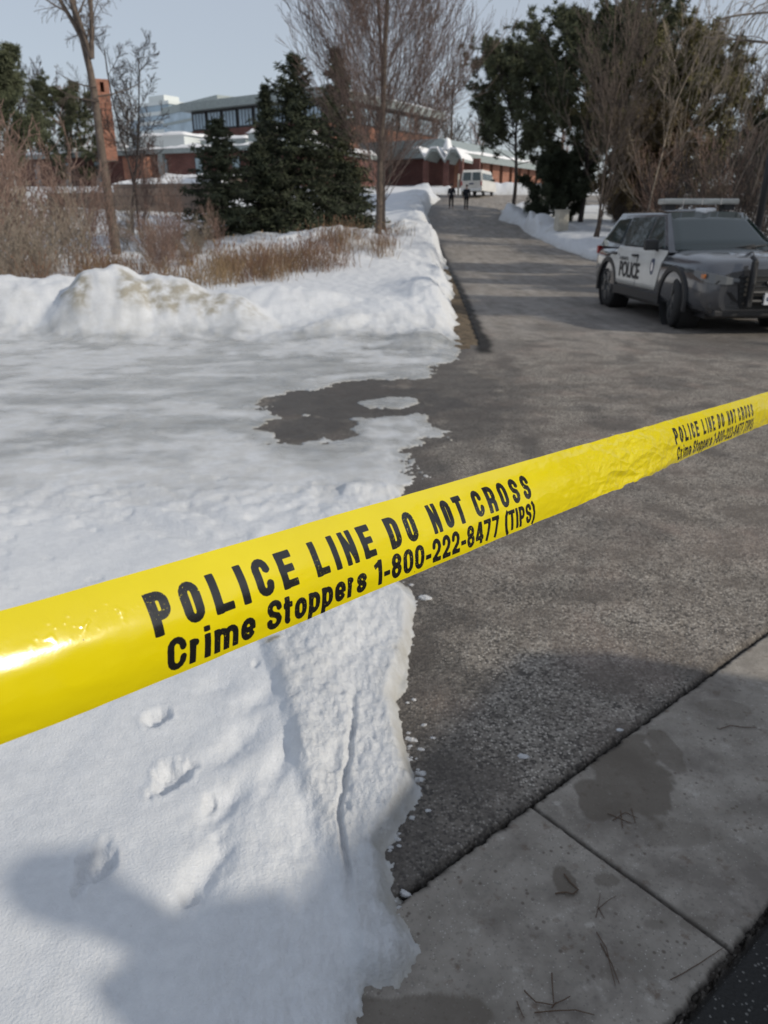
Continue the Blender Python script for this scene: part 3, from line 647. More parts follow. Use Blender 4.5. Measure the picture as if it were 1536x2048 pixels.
def car_wells(body, spots, r, wdt):
    for (x_, y_) in spots:
        cb = MB(); cb.tube([(x_, y_ - wdt, r), (x_, y_ + wdt, r)], r * 1.16, 40); co = cb.build('well_cut', m_blk)
        md = body.modifiers.new('wheel_well', 'BOOLEAN'); md.operation = 'DIFFERENCE'; md.object = co; md.solver = 'EXACT'
    dg = bpy.context.evaluated_depsgraph_get(); me = bpy.data.meshes.new_from_object(body.evaluated_get(dg)); body.modifiers.clear(); body.data = me
    for o in [o for o in bpy.data.objects if o.name.startswith('well_cut')]: bpy.data.objects.remove(o)

# ---- police SUV (x forward, y left)
suv_ = empty('police_suv', (5.43, 13.65, 0), math.atan2(-.998, .06), 'grey and white police suv with roof light bar parked facing the camera on the asphalt', 'police car')
st_ = [(-2.52, .80, .50, .98, 1.08), (-2.47, .90, .36, 1.02, 1.13), (-2.2, .96, .32, 1.05, 1.16), (-1.2, .995, .30, 1.05, 1.16), (0, 1.0, .30, 1.04, 1.14), (.95, 1.0, .30, 1.03, 1.13), (1.25, .998, .30, 1.03, 1.15), (1.8, .99, .30, 1.01, 1.12),
       (2.15, .975, .30, .99, 1.08), (2.35, .945, .30, .96, 1.05), (2.47, .90, .31, .92, 1.01), (2.53, .83, .33, .88, .96), (2.56, .76, .36, .84, .91)]
vs = []; 
def sect(h, zb, zs, zt):
    hp = [(0, zb), (h * .88, zb), (h * .965, zb + .06), (h, zb + .16), (h, zs - .16), (h * .985, zs - .06), (h * .93, zs + .02), (h * .80, zt - .015), (h * .45, zt + .02), (0, zt + .03)]
    return hp + [(-a, b) for a, b in hp[-2:0:-1]]
for (x_, h, zb, zs, zt) in st_: vs += [(x_, a, b) for a, b in sect(h, zb, zs, zt)]
ns_ = 18; fs = [(i * ns_ + j, i * ns_ + (j + 1) % ns_, (i + 1) * ns_ + (j + 1) % ns_, (i + 1) * ns_ + j) for i in range(len(st_) - 1) for j in range(ns_)] + [tuple(range(ns_)), tuple((len(st_) - 1) * ns_ + j for j in range(ns_))[::-1]]
body = mobj('body', vs, fs, m_grey, suv_, smooth=False)
car_wells(body, [(1.5, -.95), (1.5, .95), (-1.5, -.95), (-1.5, .95)], .395, .3)
for p_ in body.data.polygons: p_.use_smooth = True
body.data.set_sharp_from_angle(angle=R(38)) if hasattr(body.data, 'set_sharp_from_angle') else None
# cabin
def yside(z_): return .925 + (.665 - .925) * (z_ - 1.12) / (1.70 - 1.12)
cbv = [(1.12, .925, 1.10), (.20, .67, 1.70), (-1.95, .655, 1.715), (-2.42, .90, 1.10)]
vs = [(x_, s_ * y_, z_) for s_ in (-1, 1) for x_, y_, z_ in cbv] + [(.0, 0, 1.765), (-1.85, 0, 1.77), (.22, 0, 1.72), (1.14, 0, 1.13), (-1.97, 0, 1.73), (-2.45, 0, 1.10)]
fs = [(0, 1, 2, 3), (7, 6, 5, 4), (0, 11, 10, 1), (11, 4, 5, 10), (1, 10, 8, 9, 12, 2), (10, 5, 6, 12, 9, 8), (2, 12, 13, 3), (12, 6, 7, 13)]
cab = mobj('roof', vs, fs, m_grey, suv_); md = cab.modifiers.new('bevel', 'BEVEL'); md.width = .05; md.segments = 4; md.limit_method = 'ANGLE'; md.angle_limit = R(30)
cab.data.polygons.foreach_set('use_smooth', [True] * len(cab.data.polygons))
def sidepane(name, pts, s_, m, o_=.008, t_=.006):
    mb = MB(); mb.prism(pts, lambda a, b, t: (a, s_ * (yside(b) + t), b), o_ - t_ if False else -.01, o_); return mb.build(name, m, suv_)
for s_ in (-1, 1):
    sidepane('side_window', [(.80, 1.16), (.02, 1.16), (-.10, 1.63), (.17, 1.64)], s_, m_glass)
    sidepane('side_window', [(-.10, 1.16), (-1.12, 1.17), (-1.22, 1.62), (-.18, 1.635)], s_, m_glass)
    sidepane('side_window', [(-1.28, 1.18), (-2.12, 1.22), (-1.88, 1.58), (-1.33, 1.61)], s_, m_glass)
    # white door panel
    cols = np.linspace(1.02, -1.48, 60); rows = np.linspace(0, 1, 9); V_ = []; 
    for q in cols:
        zl = .50; 
        if q < -.93: zl = max(zl, .395 + math.sqrt(max(0, .54 ** 2 - (q + 1.5) ** 2)))
        if q > .80: zl = max(zl, .50)
        zh = 1.135
        if q > .62: zh = 1.135 - (q - .62) * .02
        if q > .84: zl = max(zl, .50 + (q - .84) * 3.2)
        if q < -1.10: zh = 1.135 - (-1.10 - q) * .55
        zl = min(zl, zh - .01)
        for t_ in rows:
            z_ = zl + (zh - zl) * t_; h = 1.0
            if z_ > .87: h = 1.0 - .015 * (z_ - .87) / .1
            if z_ > .97: h = .985 - .055 * (z_ - .97) / .085
            if z_ > 1.055: h = .93 + (yside(1.135) + .012 - .93) * (z_ - 1.055) / .08
            V_.append((q, s_ * (h + .006), z_))
    o = npmesh('door_panel', V_, gridfaces(60, 9), m_white, suv_, smooth=True)
    md = o.modifiers.new('thick', 'SOLIDIFY'); md.thickness = .008; md.offset = 0
    for xd in (-.04,):
        mb = MB(); mb.box((xd - .006, s_ * 1.0 - .012, .5), (xd + .006, s_ * 1.0 + .012, 1.03)); mb.build('door_seam', m_blk, suv_)
    for xd in (-.22, -1.22):
        mb = MB(); mb.box((xd - .09, s_ * .99 - .03, .985), (xd + .09, s_ * .99 + .03, 1.025)); mb.build('door_handle', m_blk, suv_, bevel=.012)
    mb = MB(); mb.box((-1.0, s_ * .99 - .03, .30), (1.0, s_ * .99 + .028, .47)); mb.build('side_sill', m_blk, suv_, bevel=.02)
    for wx in (1.5, -1.5):
        mb = MB(); n_ = 22; vs = []
        for i in range(n_ + 1):
            a_ = R(-12 + 204 * i / n_)
            for rr, yo in ((.452, .985), (.452, 1.018), (.53, 1.018), (.54, .985)): vs.append((wx + rr * math.cos(a_), s_ * yo, .395 + rr * math.sin(a_)))
        mb.add(vs, [(i * 4 + j, i * 4 + (j + 1) % 4, i * 4 + 4 + (j + 1) % 4, i * 4 + 4 + j) for i in range(n_) for j in range(4)]); mb.build('wheel_arch', m_blk, suv_)
    M = Matrix.Translation((-.36, s_ * 1.016, .74)) @ (Matrix.Rotation(math.pi, 4, 'Z') if s_ > 0 else Matrix()) @ Matrix.Rotation(R(90), 4, 'X')
    text_mesh('lettering', 'POLICE', .36, m_ink, suv_, M, .82, .010)
    M2 = Matrix.Translation((-.66, s_ * 1.016, .935)) @ (Matrix.Rotation(math.pi, 4, 'Z') if s_ > 0 else Matrix()) @ Matrix.Rotation(R(90), 4, 'X')
    text_mesh('lettering', 'TORONTO', .085, m_ink, suv_, M2, 1.0, .0)
    mb = MB(); mb.prism([(.64 + .085 * math.cos(t / 20 * 2 * math.pi), .86 + .13 * math.sin(t / 20 * 2 * math.pi)) for t in range(20)], lambda a, b, t: (a, s_ * t, b), .99, 1.011); cr = mb.build('crest', m_blueink, suv_)
    mb = MB(); mb.prism([(.64 + .045 * math.cos(t / 20 * 2 * math.pi), .86 + .075 * math.sin(t / 20 * 2 * math.pi)) for t in range(20)], lambda a, b, t: (a, s_ * t, b), 1.0, 1.014); mb.build('shield', m_chrome, cr)
    mb = MB(); mb.box((.55, s_ * 1.06 - .11, 1.12), (.68, s_ * 1.06 + .11, 1.29)); mb.box((.60, s_ * .92 - .06, 1.10), (.66, s_ * .92 + .06, 1.16)); mb.build('wing_mirror', m_blk, suv_, bevel=.03, seg=3)
    hc = [(2.582, .50, .735, .80), (2.585, .70, .725, .835), (2.545, .845, .735, .865), (2.475, .915, .75, .88), (2.34, .96, .775, .90), (2.16, .988, .83, .90)]
    mb = MB(); V_ = [(a, s_ * b, c_) for a, b, c_, d2_ in hc] + [(a, s_ * b, d2_) for a, b, c_, d2_ in hc] + [(a - .05, s_ * (b - .05), c_) for a, b, c_, d2_ in hc] + [(a - .05, s_ * (b - .05), d2_) for a, b, c_, d2_ in hc]
    n6 = 6; mb.add(V_, [(i, i + 1, n6 + i + 1, n6 + i) for i in range(5)] + [(i, 2 * n6 + i, 2 * n6 + i + 1, i + 1) for i in range(5)] + [(n6 + i, n6 + i + 1, 3 * n6 + i + 1, 3 * n6 + i) for i in range(5)] + [(0, n6, 3 * n6, 2 * n6), (5, 17, 23, 11)])
    hl = mb.build('headlight', m_lamp, suv_)
    mb = MB(); mb.prism([(.50, .73), (.84, .73), (.80, .78), (.50, .76)], lambda a, b, t: (2.592 - max(0, a - .7) * .3 + t, s_ * a, b), -.02, .0); mb.build('lamp_surround', m_blk, hl)
    mb = MB(); mb.box((2.36, s_ * .955 - .018, .80), (2.46, s_ * .955 + .006, .86)); mb.build('indicator', m_amber, hl)
    mb = MB(); mb.prism([(.44, .45), (.80, .50), (.84, .63), (.60, .62)], lambda a, b, t: (2.575 - max(0, a - .7) * .5 + t, s_ * a, b), -.04, .006); mb.build('fog_lamp_recess', m_blk, suv_)
    mb = MB(); mb.prism([(.44, .37), (.86, .40), (.86, .455), (.46, .42)], lambda a, b, t: (2.58 - max(0, a - .7) * .6 + t, s_ * a, b), -.06, .025); mb.build('bumper_lip', m_rim, suv_)
    for wx in (1.5, -1.5):
        mb = MB(); mb.tube([(wx, s_ * .66, .395), (wx, s_ * .985, .395)], .452, 40, cap=False); mb.tube([(wx, s_ * .655, .395), (wx, s_ * .665, .395)], .452, 40); mb.build('wheel_well_liner', m_rub, suv_)
    mb = MB(); mb.box((-2.50, s_ * .84 - .08, .95), (-2.40, s_ * .86 + .08, 1.10)); mb.build('tail_light', m_red, suv_, bevel=.01)
    mb = MB(); mb.tube([(2.66, s_ * .36, .42), (2.70, s_ * .36, .75), (2.66, s_ * .36, 1.06), (2.56, s_ * .36, 1.10)], .035, 10); mb.box((2.62, s_ * .36 - .035, .42), (2.70, s_ * .36 + .035, 1.05)); mb.build('push_bar', m_blk, suv_, bevel=.01)
mb = MB(); mb.tube([(2.66, -.36, .62), (2.66, .36, .62)], .03, 8); mb.tube([(2.66, -.36, .50), (2.66, .36, .50)], .03, 8); mb.build('push_bar', m_blk, suv_)
mb = MB(); mb.prism([(-.44, .38), (.44, .38), (.50, .72), (.50, .84), (-.50, .84), (-.50, .72)], lambda a, b, t: (t, a, b), 2.50, 2.578); gr = mb.build('grille', m_rub, suv_)
for i in range(4):
    mb = MB(); zz_ = .65 + i * .07; mb.box((2.57, -.48, zz_ - .03), (2.588, .48, zz_ - .012)); mb.build('grille_bar', m_darkmetal, gr)
mb = MB(); mb.prism([(.11 * math.cos(t / 20 * 2 * math.pi),   .76 + .045 * math.sin(t / 20 * 2 * math.pi)) for t in range(20)], lambda a, b, t: (t, a, b), 2.57, 2.61); mb.build('badge', m_chrome, suv_)
mb = MB(); mb.box((2.30, -.80, .26), (2.55, .80, .37)); mb.build('front_bumper', m_blk, suv_, bevel=.03, seg=3)
mb = MB(); mb.box((2.655, -.155, .455), (2.705, .155, .615)); pl = mb.build('number_plate', m_plate, suv_)
M = Matrix.Translation((2.707, 0, .53)) @ Matrix.Rotation(R(90), 4, 'Z') @ Matrix.Rotation(R(90), 4, 'X'); text_mesh('plate_characters', 'BXKT 148', .075, m_blueink, pl, M, .8, .001)
# windscreen
def wsp(a, b, o_): # a across -1..1, b 0 bottom..1 top
    x_ = 1.12 + (.20 - 1.12) * b; z_ = 1.10 + .6 * b; h = .925 + (.67 - .925) * b; nx, nz_ = .55, .835
    return (x_ + .02 * (1 - a * a) + nx * o_, a * h, z_ + .02 * (1 - a * a) + nz_ * o_)
mb = MB(); na, nb_ = 13, 5; V_ = [wsp(-.92 + 1.84 * i / (na - 1), .05 + .93 * j / (nb_ - 1), .012) for i in range(na) for j in range(nb_)]
o = npmesh('windscreen', V_, gridfaces(na, nb_), m_glass, suv_, smooth=True); md = o.modifiers.new('thick', 'SOLIDIFY'); md.thickness = .012
mb = MB(); V_ = [(-1.99 - .44 * b, a * (.56 + .22 * b), 1.68 - .44 * b) for a in (-1, 1) for b in (0, 1)]; mb.prism([(a, b) for a, b in ((-1, 0), (1, 0), (1, 1), (-1, 1))], lambda a, b, t: (-2.0 - .40 * b - t, a * (.56 + .22 * b), 1.66 - .42 * b), .0, .02); mb.build('rear_window', m_glass, suv_)
for s_ in (-1, 1): # wipers
    mb = MB(); mb.tube([(1.17, s_ * .1, 1.15), (1.07, s_ * .1 + .55 * 1, 1.21)], .012, 6); mb.build('wiper', m_blk, suv_)
lb = MB(); lb.box((-.32, -.66, 1.83), (-.02, .66, 1.925)); lbo = lb.build('light_bar', m_lb, suv_, bevel=.03, seg=3)
for i in range(4):
    mb = MB(); a_ = -.66 + .33 * i + .33; mb.box((-.325, a_ - .008, 1.825), (-.015, a_ + .008, 1.93)); 
    if i < 3: mb.build('divider', m_chrome, lbo)
for s_ in (-1, 1):
    mb = MB(); mb.box((-.26, s_ * .52 - .09, 1.74), (-.08, s_ * .52 + .09, 1.835)); mb.build('bracket', m_blk, lbo)
for wx, wy, stv in ((1.5, -.86, R(-14)), (1.5, .86, R(-14)), (-1.5, -.86, 0), (-1.5, .86, 0)): wheel(suv_, wx, wy, 1 if wy > 0 else -1, .395, .26, stv)
M = Matrix.Translation((1.98, 0, 1.121)) @ Matrix.Rotation(R(4.5), 4, 'Y') @ Matrix.Rotation(R(90), 4, 'Z'); text_mesh('lettering', 'POLICE', .21, m_plate, suv_, M, 1.15, .008)
mb = MB(); mb.box((-2.3, -.8, .22), (2.3, .8, .34)); mb.build('underbody', m_blk, suv_)
mb = MB(); mb.prism([(.10, -.10), (.16, -.02), (.06, .08), (-.10, .16), (-.13, .05), (-.06, -.06)], lambda a, b, t: (a * 1.2 + .10, b * 1.8 - .02, t - max(0, a) * .12), 1.70, 1.775); tag(mb.build('snow_patch', m_rsnow, None, bevel=.02), 'small white patch of snow on the front of the suv roof', 'snow')
sp_ = bpy.data.objects['snow_patch']; sp_.location = suv_.location; sp_.rotation_euler = suv_.rotation_euler

# ---- white van (x forward)
vb = B(957, 75); van = empty('white_van', vb, R(90 - 21), 'white passenger van with dark rear windows parked before the brick building', 'van')
prof = [(-2.7, .42), (2.7, .42), (2.78, .85), (2.6, 1.12), (1.75, 1.32), (1.05, 2.05), (.7, 2.13), (-2.5, 2.13), (-2.66, 1.95), (-2.74, 1.2)]
mb = MB(); n_ = len(prof)
for s_, h in ((-1, 1),): pass
lay = [(-.80, .93), (-1.0, 0), (1.0, 0), (.80, .93)]
vs = []
for q in (-1.0, -.97, .97, 1.0):
    for a, b in prof:
        sh = 1 if abs(q) < .99 else .965; hh = q * (1 - .13 * max(0, (b - 1.2) / .93)); vs.append((a * sh, hh, .42 + (b - .42) * (sh if abs(q) > .98 else 1)))
fs = [(i * n_ + j, i * n_ + (j + 1) % n_, (i + 1) * n_ + (j + 1) % n_, (i + 1) * n_ + j) for i in range(3) for j in range(n_)] + [tuple(range(n_))[::-1], tuple(3 * n_ + j for j in range(n_))]
vbod = mobj('body', vs, fs, m_white, van); car_wells(vbod, [(1.75, -.9), (1.75, .9), (-1.55, -.9), (-1.55, .9)], .37, .3)
def vpane(x0, x1, z0, z1, s_):
    mb = MB(); mb.prism([(x0, z0), (x1, z0), (x1, z1), (x0, z1)], lambda a, b, t: (a, s_ * ((1 - .13 * max(0, (b - 1.2) / .93)) + t), b), -.02, .012); mb.build('side_window', m_glass, van, bevel=.004)
for s_ in (-1, 1):
    for x0, x1 in ((-2.5, -1.55), (-1.45, -.45), (-.35, .55), (.65, 1.15)): vpane(x0, x1, 1.32, 1.85, s_)
    mb = MB(); mb.prism([(s_ * .08, 1.25), (s_ * .82, 1.25), (s_ * .74, 1.92), (s_ * .08, 1.92)][::s_], lambda a, b, t: (-2.74 + (b - 1.2) * .10 - t, a, b), -.02, .02); mb.build('rear_window', m_glass, van)
    mb = MB(); mb.box((-2.78, s_ * .90 - .05, .85), (-2.68, s_ * .90 + .05, 1.2)); mb.build('tail_light', m_red, van)
    mb = MB(); mb.box((1.15, s_ * 1.08 - .1, 1.3), (1.3, s_ * 1.08 + .1, 1.5)); mb.build('wing_mirror', m_blk, van)
mb = MB(); mb.box((-2.86, -.95, .40), (-2.70, .95, .58)); mb.build('rear_bumper', m_chrome, van)
mb = MB(); mb.box((-2.79, -.2, .92), (-2.74, .2, 1.05)); mb.build('number_plate', m_blueink, van)
for wx, wy in ((1.75, -.84), (1.75, .84), (-1.55, -.84), (-1.55, .84)): wheel(van, wx, wy, 1 if wy > 0 else -1, .37, .22, 0, m_chrome)

# ================================================================ PEOPLE
m_skin = mat('skin', (.45, .28, .21), .5); m_navy = mat('dark_uniform', (.012, .014, .022), .8); m_black = mat('black_trousers', (.014, .014, .017), .85); m_boot = mat('boot_leather', (.012, .011, .01), .5)
def skin(name, pts, edges, rad, m, parent, root=0, lv=1):
    me = bpy.data.meshes.new(name); me.from_pydata(pts, edges, []); o = bpy.data.objects.new(name, me); C.objects.link(o); o.parent = parent; me.materials.append(m)
    bpy.context.view_layer.objects.active = o
    md = o.modifiers.new('skin', 'SKIN'); md.use_smooth_shade = True
    if not me.skin_vertices: me.attributes
    for i, rv in enumerate(rad):
        sk = me.skin_vertices[0].data[i]; sk.radius = rv if isinstance(rv, tuple) else (rv, rv); sk.use_root = (i == root)
    s2 = o.modifiers.new('sub', 'SUBSURF'); s2.levels = lv; s2.render_levels = lv; return o
def person(loc, rz, label, group, jacket, stance=0, arm=0.0, held=False, scale=1.0):
    """standing figure facing +y; 1.76 m tall"""
    p = empty('person', loc, rz, label, 'person', group); p.scale = (scale,) * 3
    st = stance; hz = .93
    J = dict(pel=(0, 0, hz), wa=(0, 0, 1.08), ch=(0, .01, 1.32), ne=(0, .0, 1.47), h0=(0, .01, 1.55), h1=(0, .02, 1.66), h2=(0, .02, 1.72))
    names = list(J); pts = [J[q] for q in names]; ed = [(i, i + 1) for i in range(6)]; rad = [(.15, .11), (.13, .10), (.16, .11), .055, (.065, .075), (.078, .095), (.05, .06)]
    def add(par, pl_, rl_):
        for q, r_ in zip(pl_, rl_): pts.append(q); rad.append(r_); ed.append((par, len(pts) - 1)); par = len(pts) - 1
    for s_ in (-1, 1):
        sw_ = s_ * st
        add(0, [(s_ * .09, 0, .86), (s_ * .11, sw_ * .10 + .02, .50), (s_ * .12, sw_ * .16, .09), (s_ * .13, sw_ * .16 + .13, .035)], [.085, .058, .042, .035])
        add(2, [(s_ * .19, 0, 1.40), (s_ * .25, -.03, 1.13), (s_ * .25, .08 + arm * .2, .92 + arm * .25), (s_ * .24, .12 + arm * .25, .84 + arm * .25)], [.055, .045, .032, .035])
    skin('body', pts, ed, rad, m_skin, p, 0)
    jp = [(0, 0, .86), (0, 0, 1.05), (0, .01, 1.34), (0, 0, 1.47)]; jr = [(.185, .15), (.17, .14), (.19, .15), (.08, .08)]; je = [(0, 1), (1, 2), (2, 3)]
    for s_ in (-1, 1):
        b = len(jp); jp += [(s_ * .20, 0, 1.41), (s_ * .26, -.03, 1.13), (s_ * .255, .08 + arm * .2, .93 + arm * .25)]; jr += [.08, .068, .052]; je += [(2, b), (b, b + 1), (b + 1, b + 2)]
    skin('jacket', jp, je, jr, jacket, p, 1)
    tp = [(0, 0, .93)]; trd = [(.165, .13)]; te = []
    for s_ in (-1, 1):
        sw_ = s_ * st; b = len(tp); tp += [(s_ * .095, 0, .84), (s_ * .112, sw_ * .10 + .02, .50), (s_ * .122, sw_ * .16, .12)]; trd += [.105, .078, .068]; te += [(0, b), (b, b + 1), (b + 1, b + 2)]
    skin('trousers', tp, te, trd, m_black, p, 0)
    for s_ in (-1, 1):
        sw_ = s_ * st; skin('boot', [(s_ * .122, sw_ * .16, .14), (s_ * .125, sw_ * .16 - .02, .05), (s_ * .13, sw_ * .16 + .15, .045)], [(0, 1), (1, 2)], [.06, .055, .045], m_boot, p, 0)
    mb = MB(); mb.tube([(0, .015, 1.665), (0, .012, 1.73), (0, .01, 1.775), (0, .01, 1.785)], [.098, .105, .075, .02], 14); mb.box((-.07, .08, 1.675), (.07, .17, 1.685)); mb.build('cap', m_black, p, smooth=True)
    for s_ in (-1, 1):                 # fingers and thumb of each hand
        hx, hy, hz_ = s_ * .24, .12 + arm * .25, .84 + arm * .25; mb = MB()
        for f_ in range(4): yo = -.03 + f_ * .02; L_ = (.065, .08, .075, .058)[f_]; mb.tube([(hx, hy + yo, hz_), (hx - s_ * .008, hy + yo + .004, hz_ - L_ * .6), (hx - s_ * .022, hy + yo + .006, hz_ - L_)], [.009, .008, .006], 6)
        mb.tube([(hx - s_ * .01, hy + .03, hz_ + .03), (hx - s_ * .02, hy + .055, hz_ - .005), (hx - s_ * .025, hy + .055, hz_ - .03)], [.011, .009, .007], 6); mb.build('hand', m_skin, p, smooth=True)
    return p
a_ = B(902, 62.5); person(a_, R(170), 'person in dark uniform standing left of the other, seen side on in the far road', 'officers in the road', m_navy, .15)
a_ = B(932, 61.5); person(a_, R(10), 'person in bulky dark uniform standing in the far road in front of the van', 'officers in the road', m_navy, .6, .0, scale=1.0)
# unseen people added beside and behind the camera to cast foreground shade
m_coat = mat('winter_coat', (.05, .05, .06), .8)
for i, (x_, y_, h_, rz_) in enumerate([(.35, -.35, .97, 10), (1.70, .18, .97, 15), (2.18, .04, .97, 20), (1.72, -.42, .97, 5)]):
    person((x_, y_, 0), R(rz_), 'added unseen bystander in a dark winter coat, there to cast shade', 'added bystanders casting shade', m_coat, .3, 0, False, h_)
v2 = ccopy(van); v2.location = (3.04, -1.54, 0); v2.rotation_euler = (0, 0, R(233)); tag(v2, 'added unseen white van beside the camera, there to shade the concrete', 'van')  # unseen van, added only for the shade it casts

# ================================================================ BUILDINGS
def bld(name, label, cat, pl_, pr_, z0, group=None):
    """empty at the left end of a facade; local x runs along it to the right, local y goes back"""
    a = Vector(pl_); b = Vector(pr_); rz = math.atan2(b.y - a.y, b.x - a.x); o = empty(name, (a.x, a.y, z0), rz, label, cat, group); return o, math.hypot(b.x - a.x, b.y - a.y)
def part(name, m, parent, *boxes, bevel=0):
    mb = MB()
    for a, b in boxes: mb.box(a, b)
    return mb.build(name, m, parent, bevel)
def lumpy(name, x0, x1, y0, y1, z, h, parent, amp=.12, n=60):
    nx, ny = n, 10; gx, gy = np.meshgrid(np.linspace(x0, x1, nx), np.linspace(y0, y1, ny), indexing='ij')
    ed = np.minimum(np.minimum(gx - x0, x1 - gx), np.minimum(gy - y0, y1 - gy)); e_ = ss(0, .35, ed); off_ = random.uniform(0, 50)
    top = z + .03 + e_ * (h + amp * fbm(gx * .5 + off_, gy * .5, 3))
    fx = gx + 0; fy = gy - .10 * fbm(gx * .8 + off_, gy * 0, 3) * (gy < y0 + .01)
    V_ = np.stack([fx.ravel(), fy.ravel(), top.ravel()], 1); Vb = V_.copy(); Vb[:, 2] = z
    Fq = gridfaces(nx, ny)[:, ::-1]; nV = nx * ny; ring = [i * ny for i in range(nx)] + [(nx - 1) * ny + j for j in range(1, ny)] + [i * ny + ny - 1 for i in range(nx - 2, -1, -1)] + [j for j in range(ny - 2, 0, -1)]
    side = np.array([(ring[i], ring[(i + 1) % len(ring)], ring[(i + 1) % len(ring)] + nV, ring[i] + nV) for i in range(len(ring))])
    return npmesh(name, np.vstack([V_, Vb]), np.vstack([Fq, Fq[:, ::-1] + nV, side]), m_rsnow, parent, smooth=True)
# low brick building on the left
a = P(20, 300, 84); b = P(600, 300, 70); zr = 7.3; z0 = 3.0
low, L = bld('brick_building', 'long low dark red brick building with a flat snow covered roof behind the bare shrubs', 'building', a, b, z0)
Hh = zr - z0
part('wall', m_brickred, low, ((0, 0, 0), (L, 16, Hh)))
part('fascia', m_fascia, low, ((-.3, -.5, Hh - .1), (L + .3, 16.3, Hh + .28)))
lumpy('roof_snow', -.4, L + .4, -.6, 16.3, Hh + .28, .32, low, .3, 90)
for i in range(7):
    x0 = 3 + i * (L - 6) / 7; wf = part('window', m_darkmetal, low, ((x0, -.06, .5), (x0 + .9, .1, Hh - .5))); part('pane', m_winglass, wf, ((x0 + .08, -.09, .58), (x0 + .82, 0, Hh - .58)))
part('pier', m_fascia, low, ((L * .56, -.35, 0), (L * .56 + .55, 0, Hh - .1)))
for (fx, wd_, hh, yb) in ((.42, 5.4, 1.5, 3), (.60, 5.2, 1.1, 4.5), (.80, 5.0, 1.3, 2.5)):
    x0 = L * fx; mo = part('roof_monitor', m_tower_light if fx == .42 else m_fascia, low, ((x0, yb, Hh + .25), (x0 + wd_, yb + 4, Hh + .25 + hh))); lumpy('snow_cap', x0 - .2, x0 + wd_ + .2, yb - .2, yb + 4.2, Hh + .25 + hh, .3, mo, .12, 30)
for i, (fx, yb) in enumerate(((.05, 1.0), (.13, 2.0), (.22, 1.5), (.31, 2.2))):
    x0 = L * fx; sk_ = part('skylight', m_fascia, low, ((x0, yb, Hh + .3), (x0 + 2.2, yb + 1.5, Hh + .85)), bevel=.1); lumpy('snow_cap', x0, x0 + 2.2, yb, yb + 1.5, Hh + .85, .25, sk_, .1, 16)
# return wall in brighter brick, its sunlit tone put into the colour
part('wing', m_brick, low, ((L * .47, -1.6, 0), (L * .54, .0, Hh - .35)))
# chimney
c1 = P(203, 275, 74); ch_ = empty('chimney', (c1.x + .45, 74, 6.5), R(28), None); ch_.parent = low; ch_.matrix_parent_inverse = Matrix.LocRotScale(low.location, low.rotation_euler, None).inverted()
zt_ = P(210, 160, 74).z - 6.5
part('shaft', m_brick, ch_, ((-.55, -.65, 0), (.65, .65, zt_ - 1.0)))
part('crown', m_brick, ch_, ((-.55, -.65, zt_ - 1.0), (-.12, .65, zt_)), ((.12 + .1, -.65, zt_ - 1.0), (.65, .65, zt_)), ((-.12, -.65, zt_ - .22), (.22, .65, zt_ - .003)), ((-.12, .35, zt_ - 1.0), (.22, .65, zt_ - .22)))
# clerestory brick building
a = P(383, 262, 104); b = P(655, 262, 92); zt_ = 15.0; z0 = 3
cl, L = bld('brick_building', 'tall dark red brick building with a strip of high windows under a grey flat roof', 'building', a, b, z0); H2 = zt_ - z0
part('wall', m_brickred, cl, ((0, 0, 0), (L, 24, H2 - 3.2)))
part('clerestory', m_darkmetal, cl, ((.1, .12, H2 - 3.2), (L - .1, 23.8, H2 - 1.0)))
part('roof', m_fascia, cl, ((-.8, -.9, H2 - 1.0), (L + .8, 24.8, H2 - .1))); lumpy('roof_snow', -.7, L + .7, -.8, 24.7, H2 - .1, .22, cl, .08, 60)
nwin = 8
for i in range(nwin):
    x0 = .5 + i * (L - .8) / nwin; w_ = (L - .8) / nwin - .45
    wf = part('window', m_darkmetal, cl, ((x0, -.03, H2 - 3.15), (x0 + w_, .12, H2 - 1.15))); part('pane', m_towerglass, wf, *[((x0 + .1 + j * w_ / 4, -.07, H2 - 3.0), (x0 + (j + 1) * w_ / 4 - .05, .05, H2 - 1.35)) for j in range(4)])
for j in range(5):
    y0 = 1.5 + j * 4.4; wf = part('window', m_darkmetal, cl, ((L - .12, y0, H2 - 3.15), (L + .03, y0 + 3.6, H2 - 1.15))); part('pane', m_towerglass, wf, ((L, y0 + .1, H2 - 3.0), (L + .07, y0 + 3.5, H2 - 1.35)))
part('side_wall', m_brick, cl, ((L, 0, 0), (L + .12, 24, H2 - 3.25)))  # brighter brick colour stands in for sunlight on this side
# glass tower far behind
a = P(283, 275, 260); b = P(330, 275, 250); zt_ = P(300, 204, 255).z; tw_, L = bld('glass_tower', 'pale glass office tower with bright horizontal floor bands far behind the bare tree', 'tower', a, b, 5); H3 = zt_ - 5
part('glass', m_towerglass, tw_, ((-.0, 0, 0), (L, 12, H3 * .97)))
tw_.rotation_euler.z += R(10)
for i in range(11): part('floor_band', m_tower_light, tw_, ((-.25, -.25, H3 * (i + .55) / 12), (L + .25, 12.25, H3 * (i + .95) / 12)))
part('roof', m_tower_light, tw_, ((-.5, -.5, H3 * .97), (L + .5, 12.5, H3))); part('plant_room', m_tower_light, tw_, ((L * .2, 2, H3), (L * .7, 8, H3 * 1.07)))
part('side_wing', m_towerglass, tw_, ((-6, 1, 0), (-.3, 11, H3 * .86)))
for i in range(10): part('floor_band', m_fascia, tw_, ((-6.2, .8, H3 * .86 * (i + .7) / 11), (-.28, 11.2, H3 * .86 * (i + .98) / 11)))
a = P(330, 275, 250); b = P(392, 275, 235); zt_ = P(350, 212, 245).z; t2, L = bld('glass_building', 'wide blue grey glass office block beside the pale tower', 'building', a, b, 5); H3 = zt_ - 5
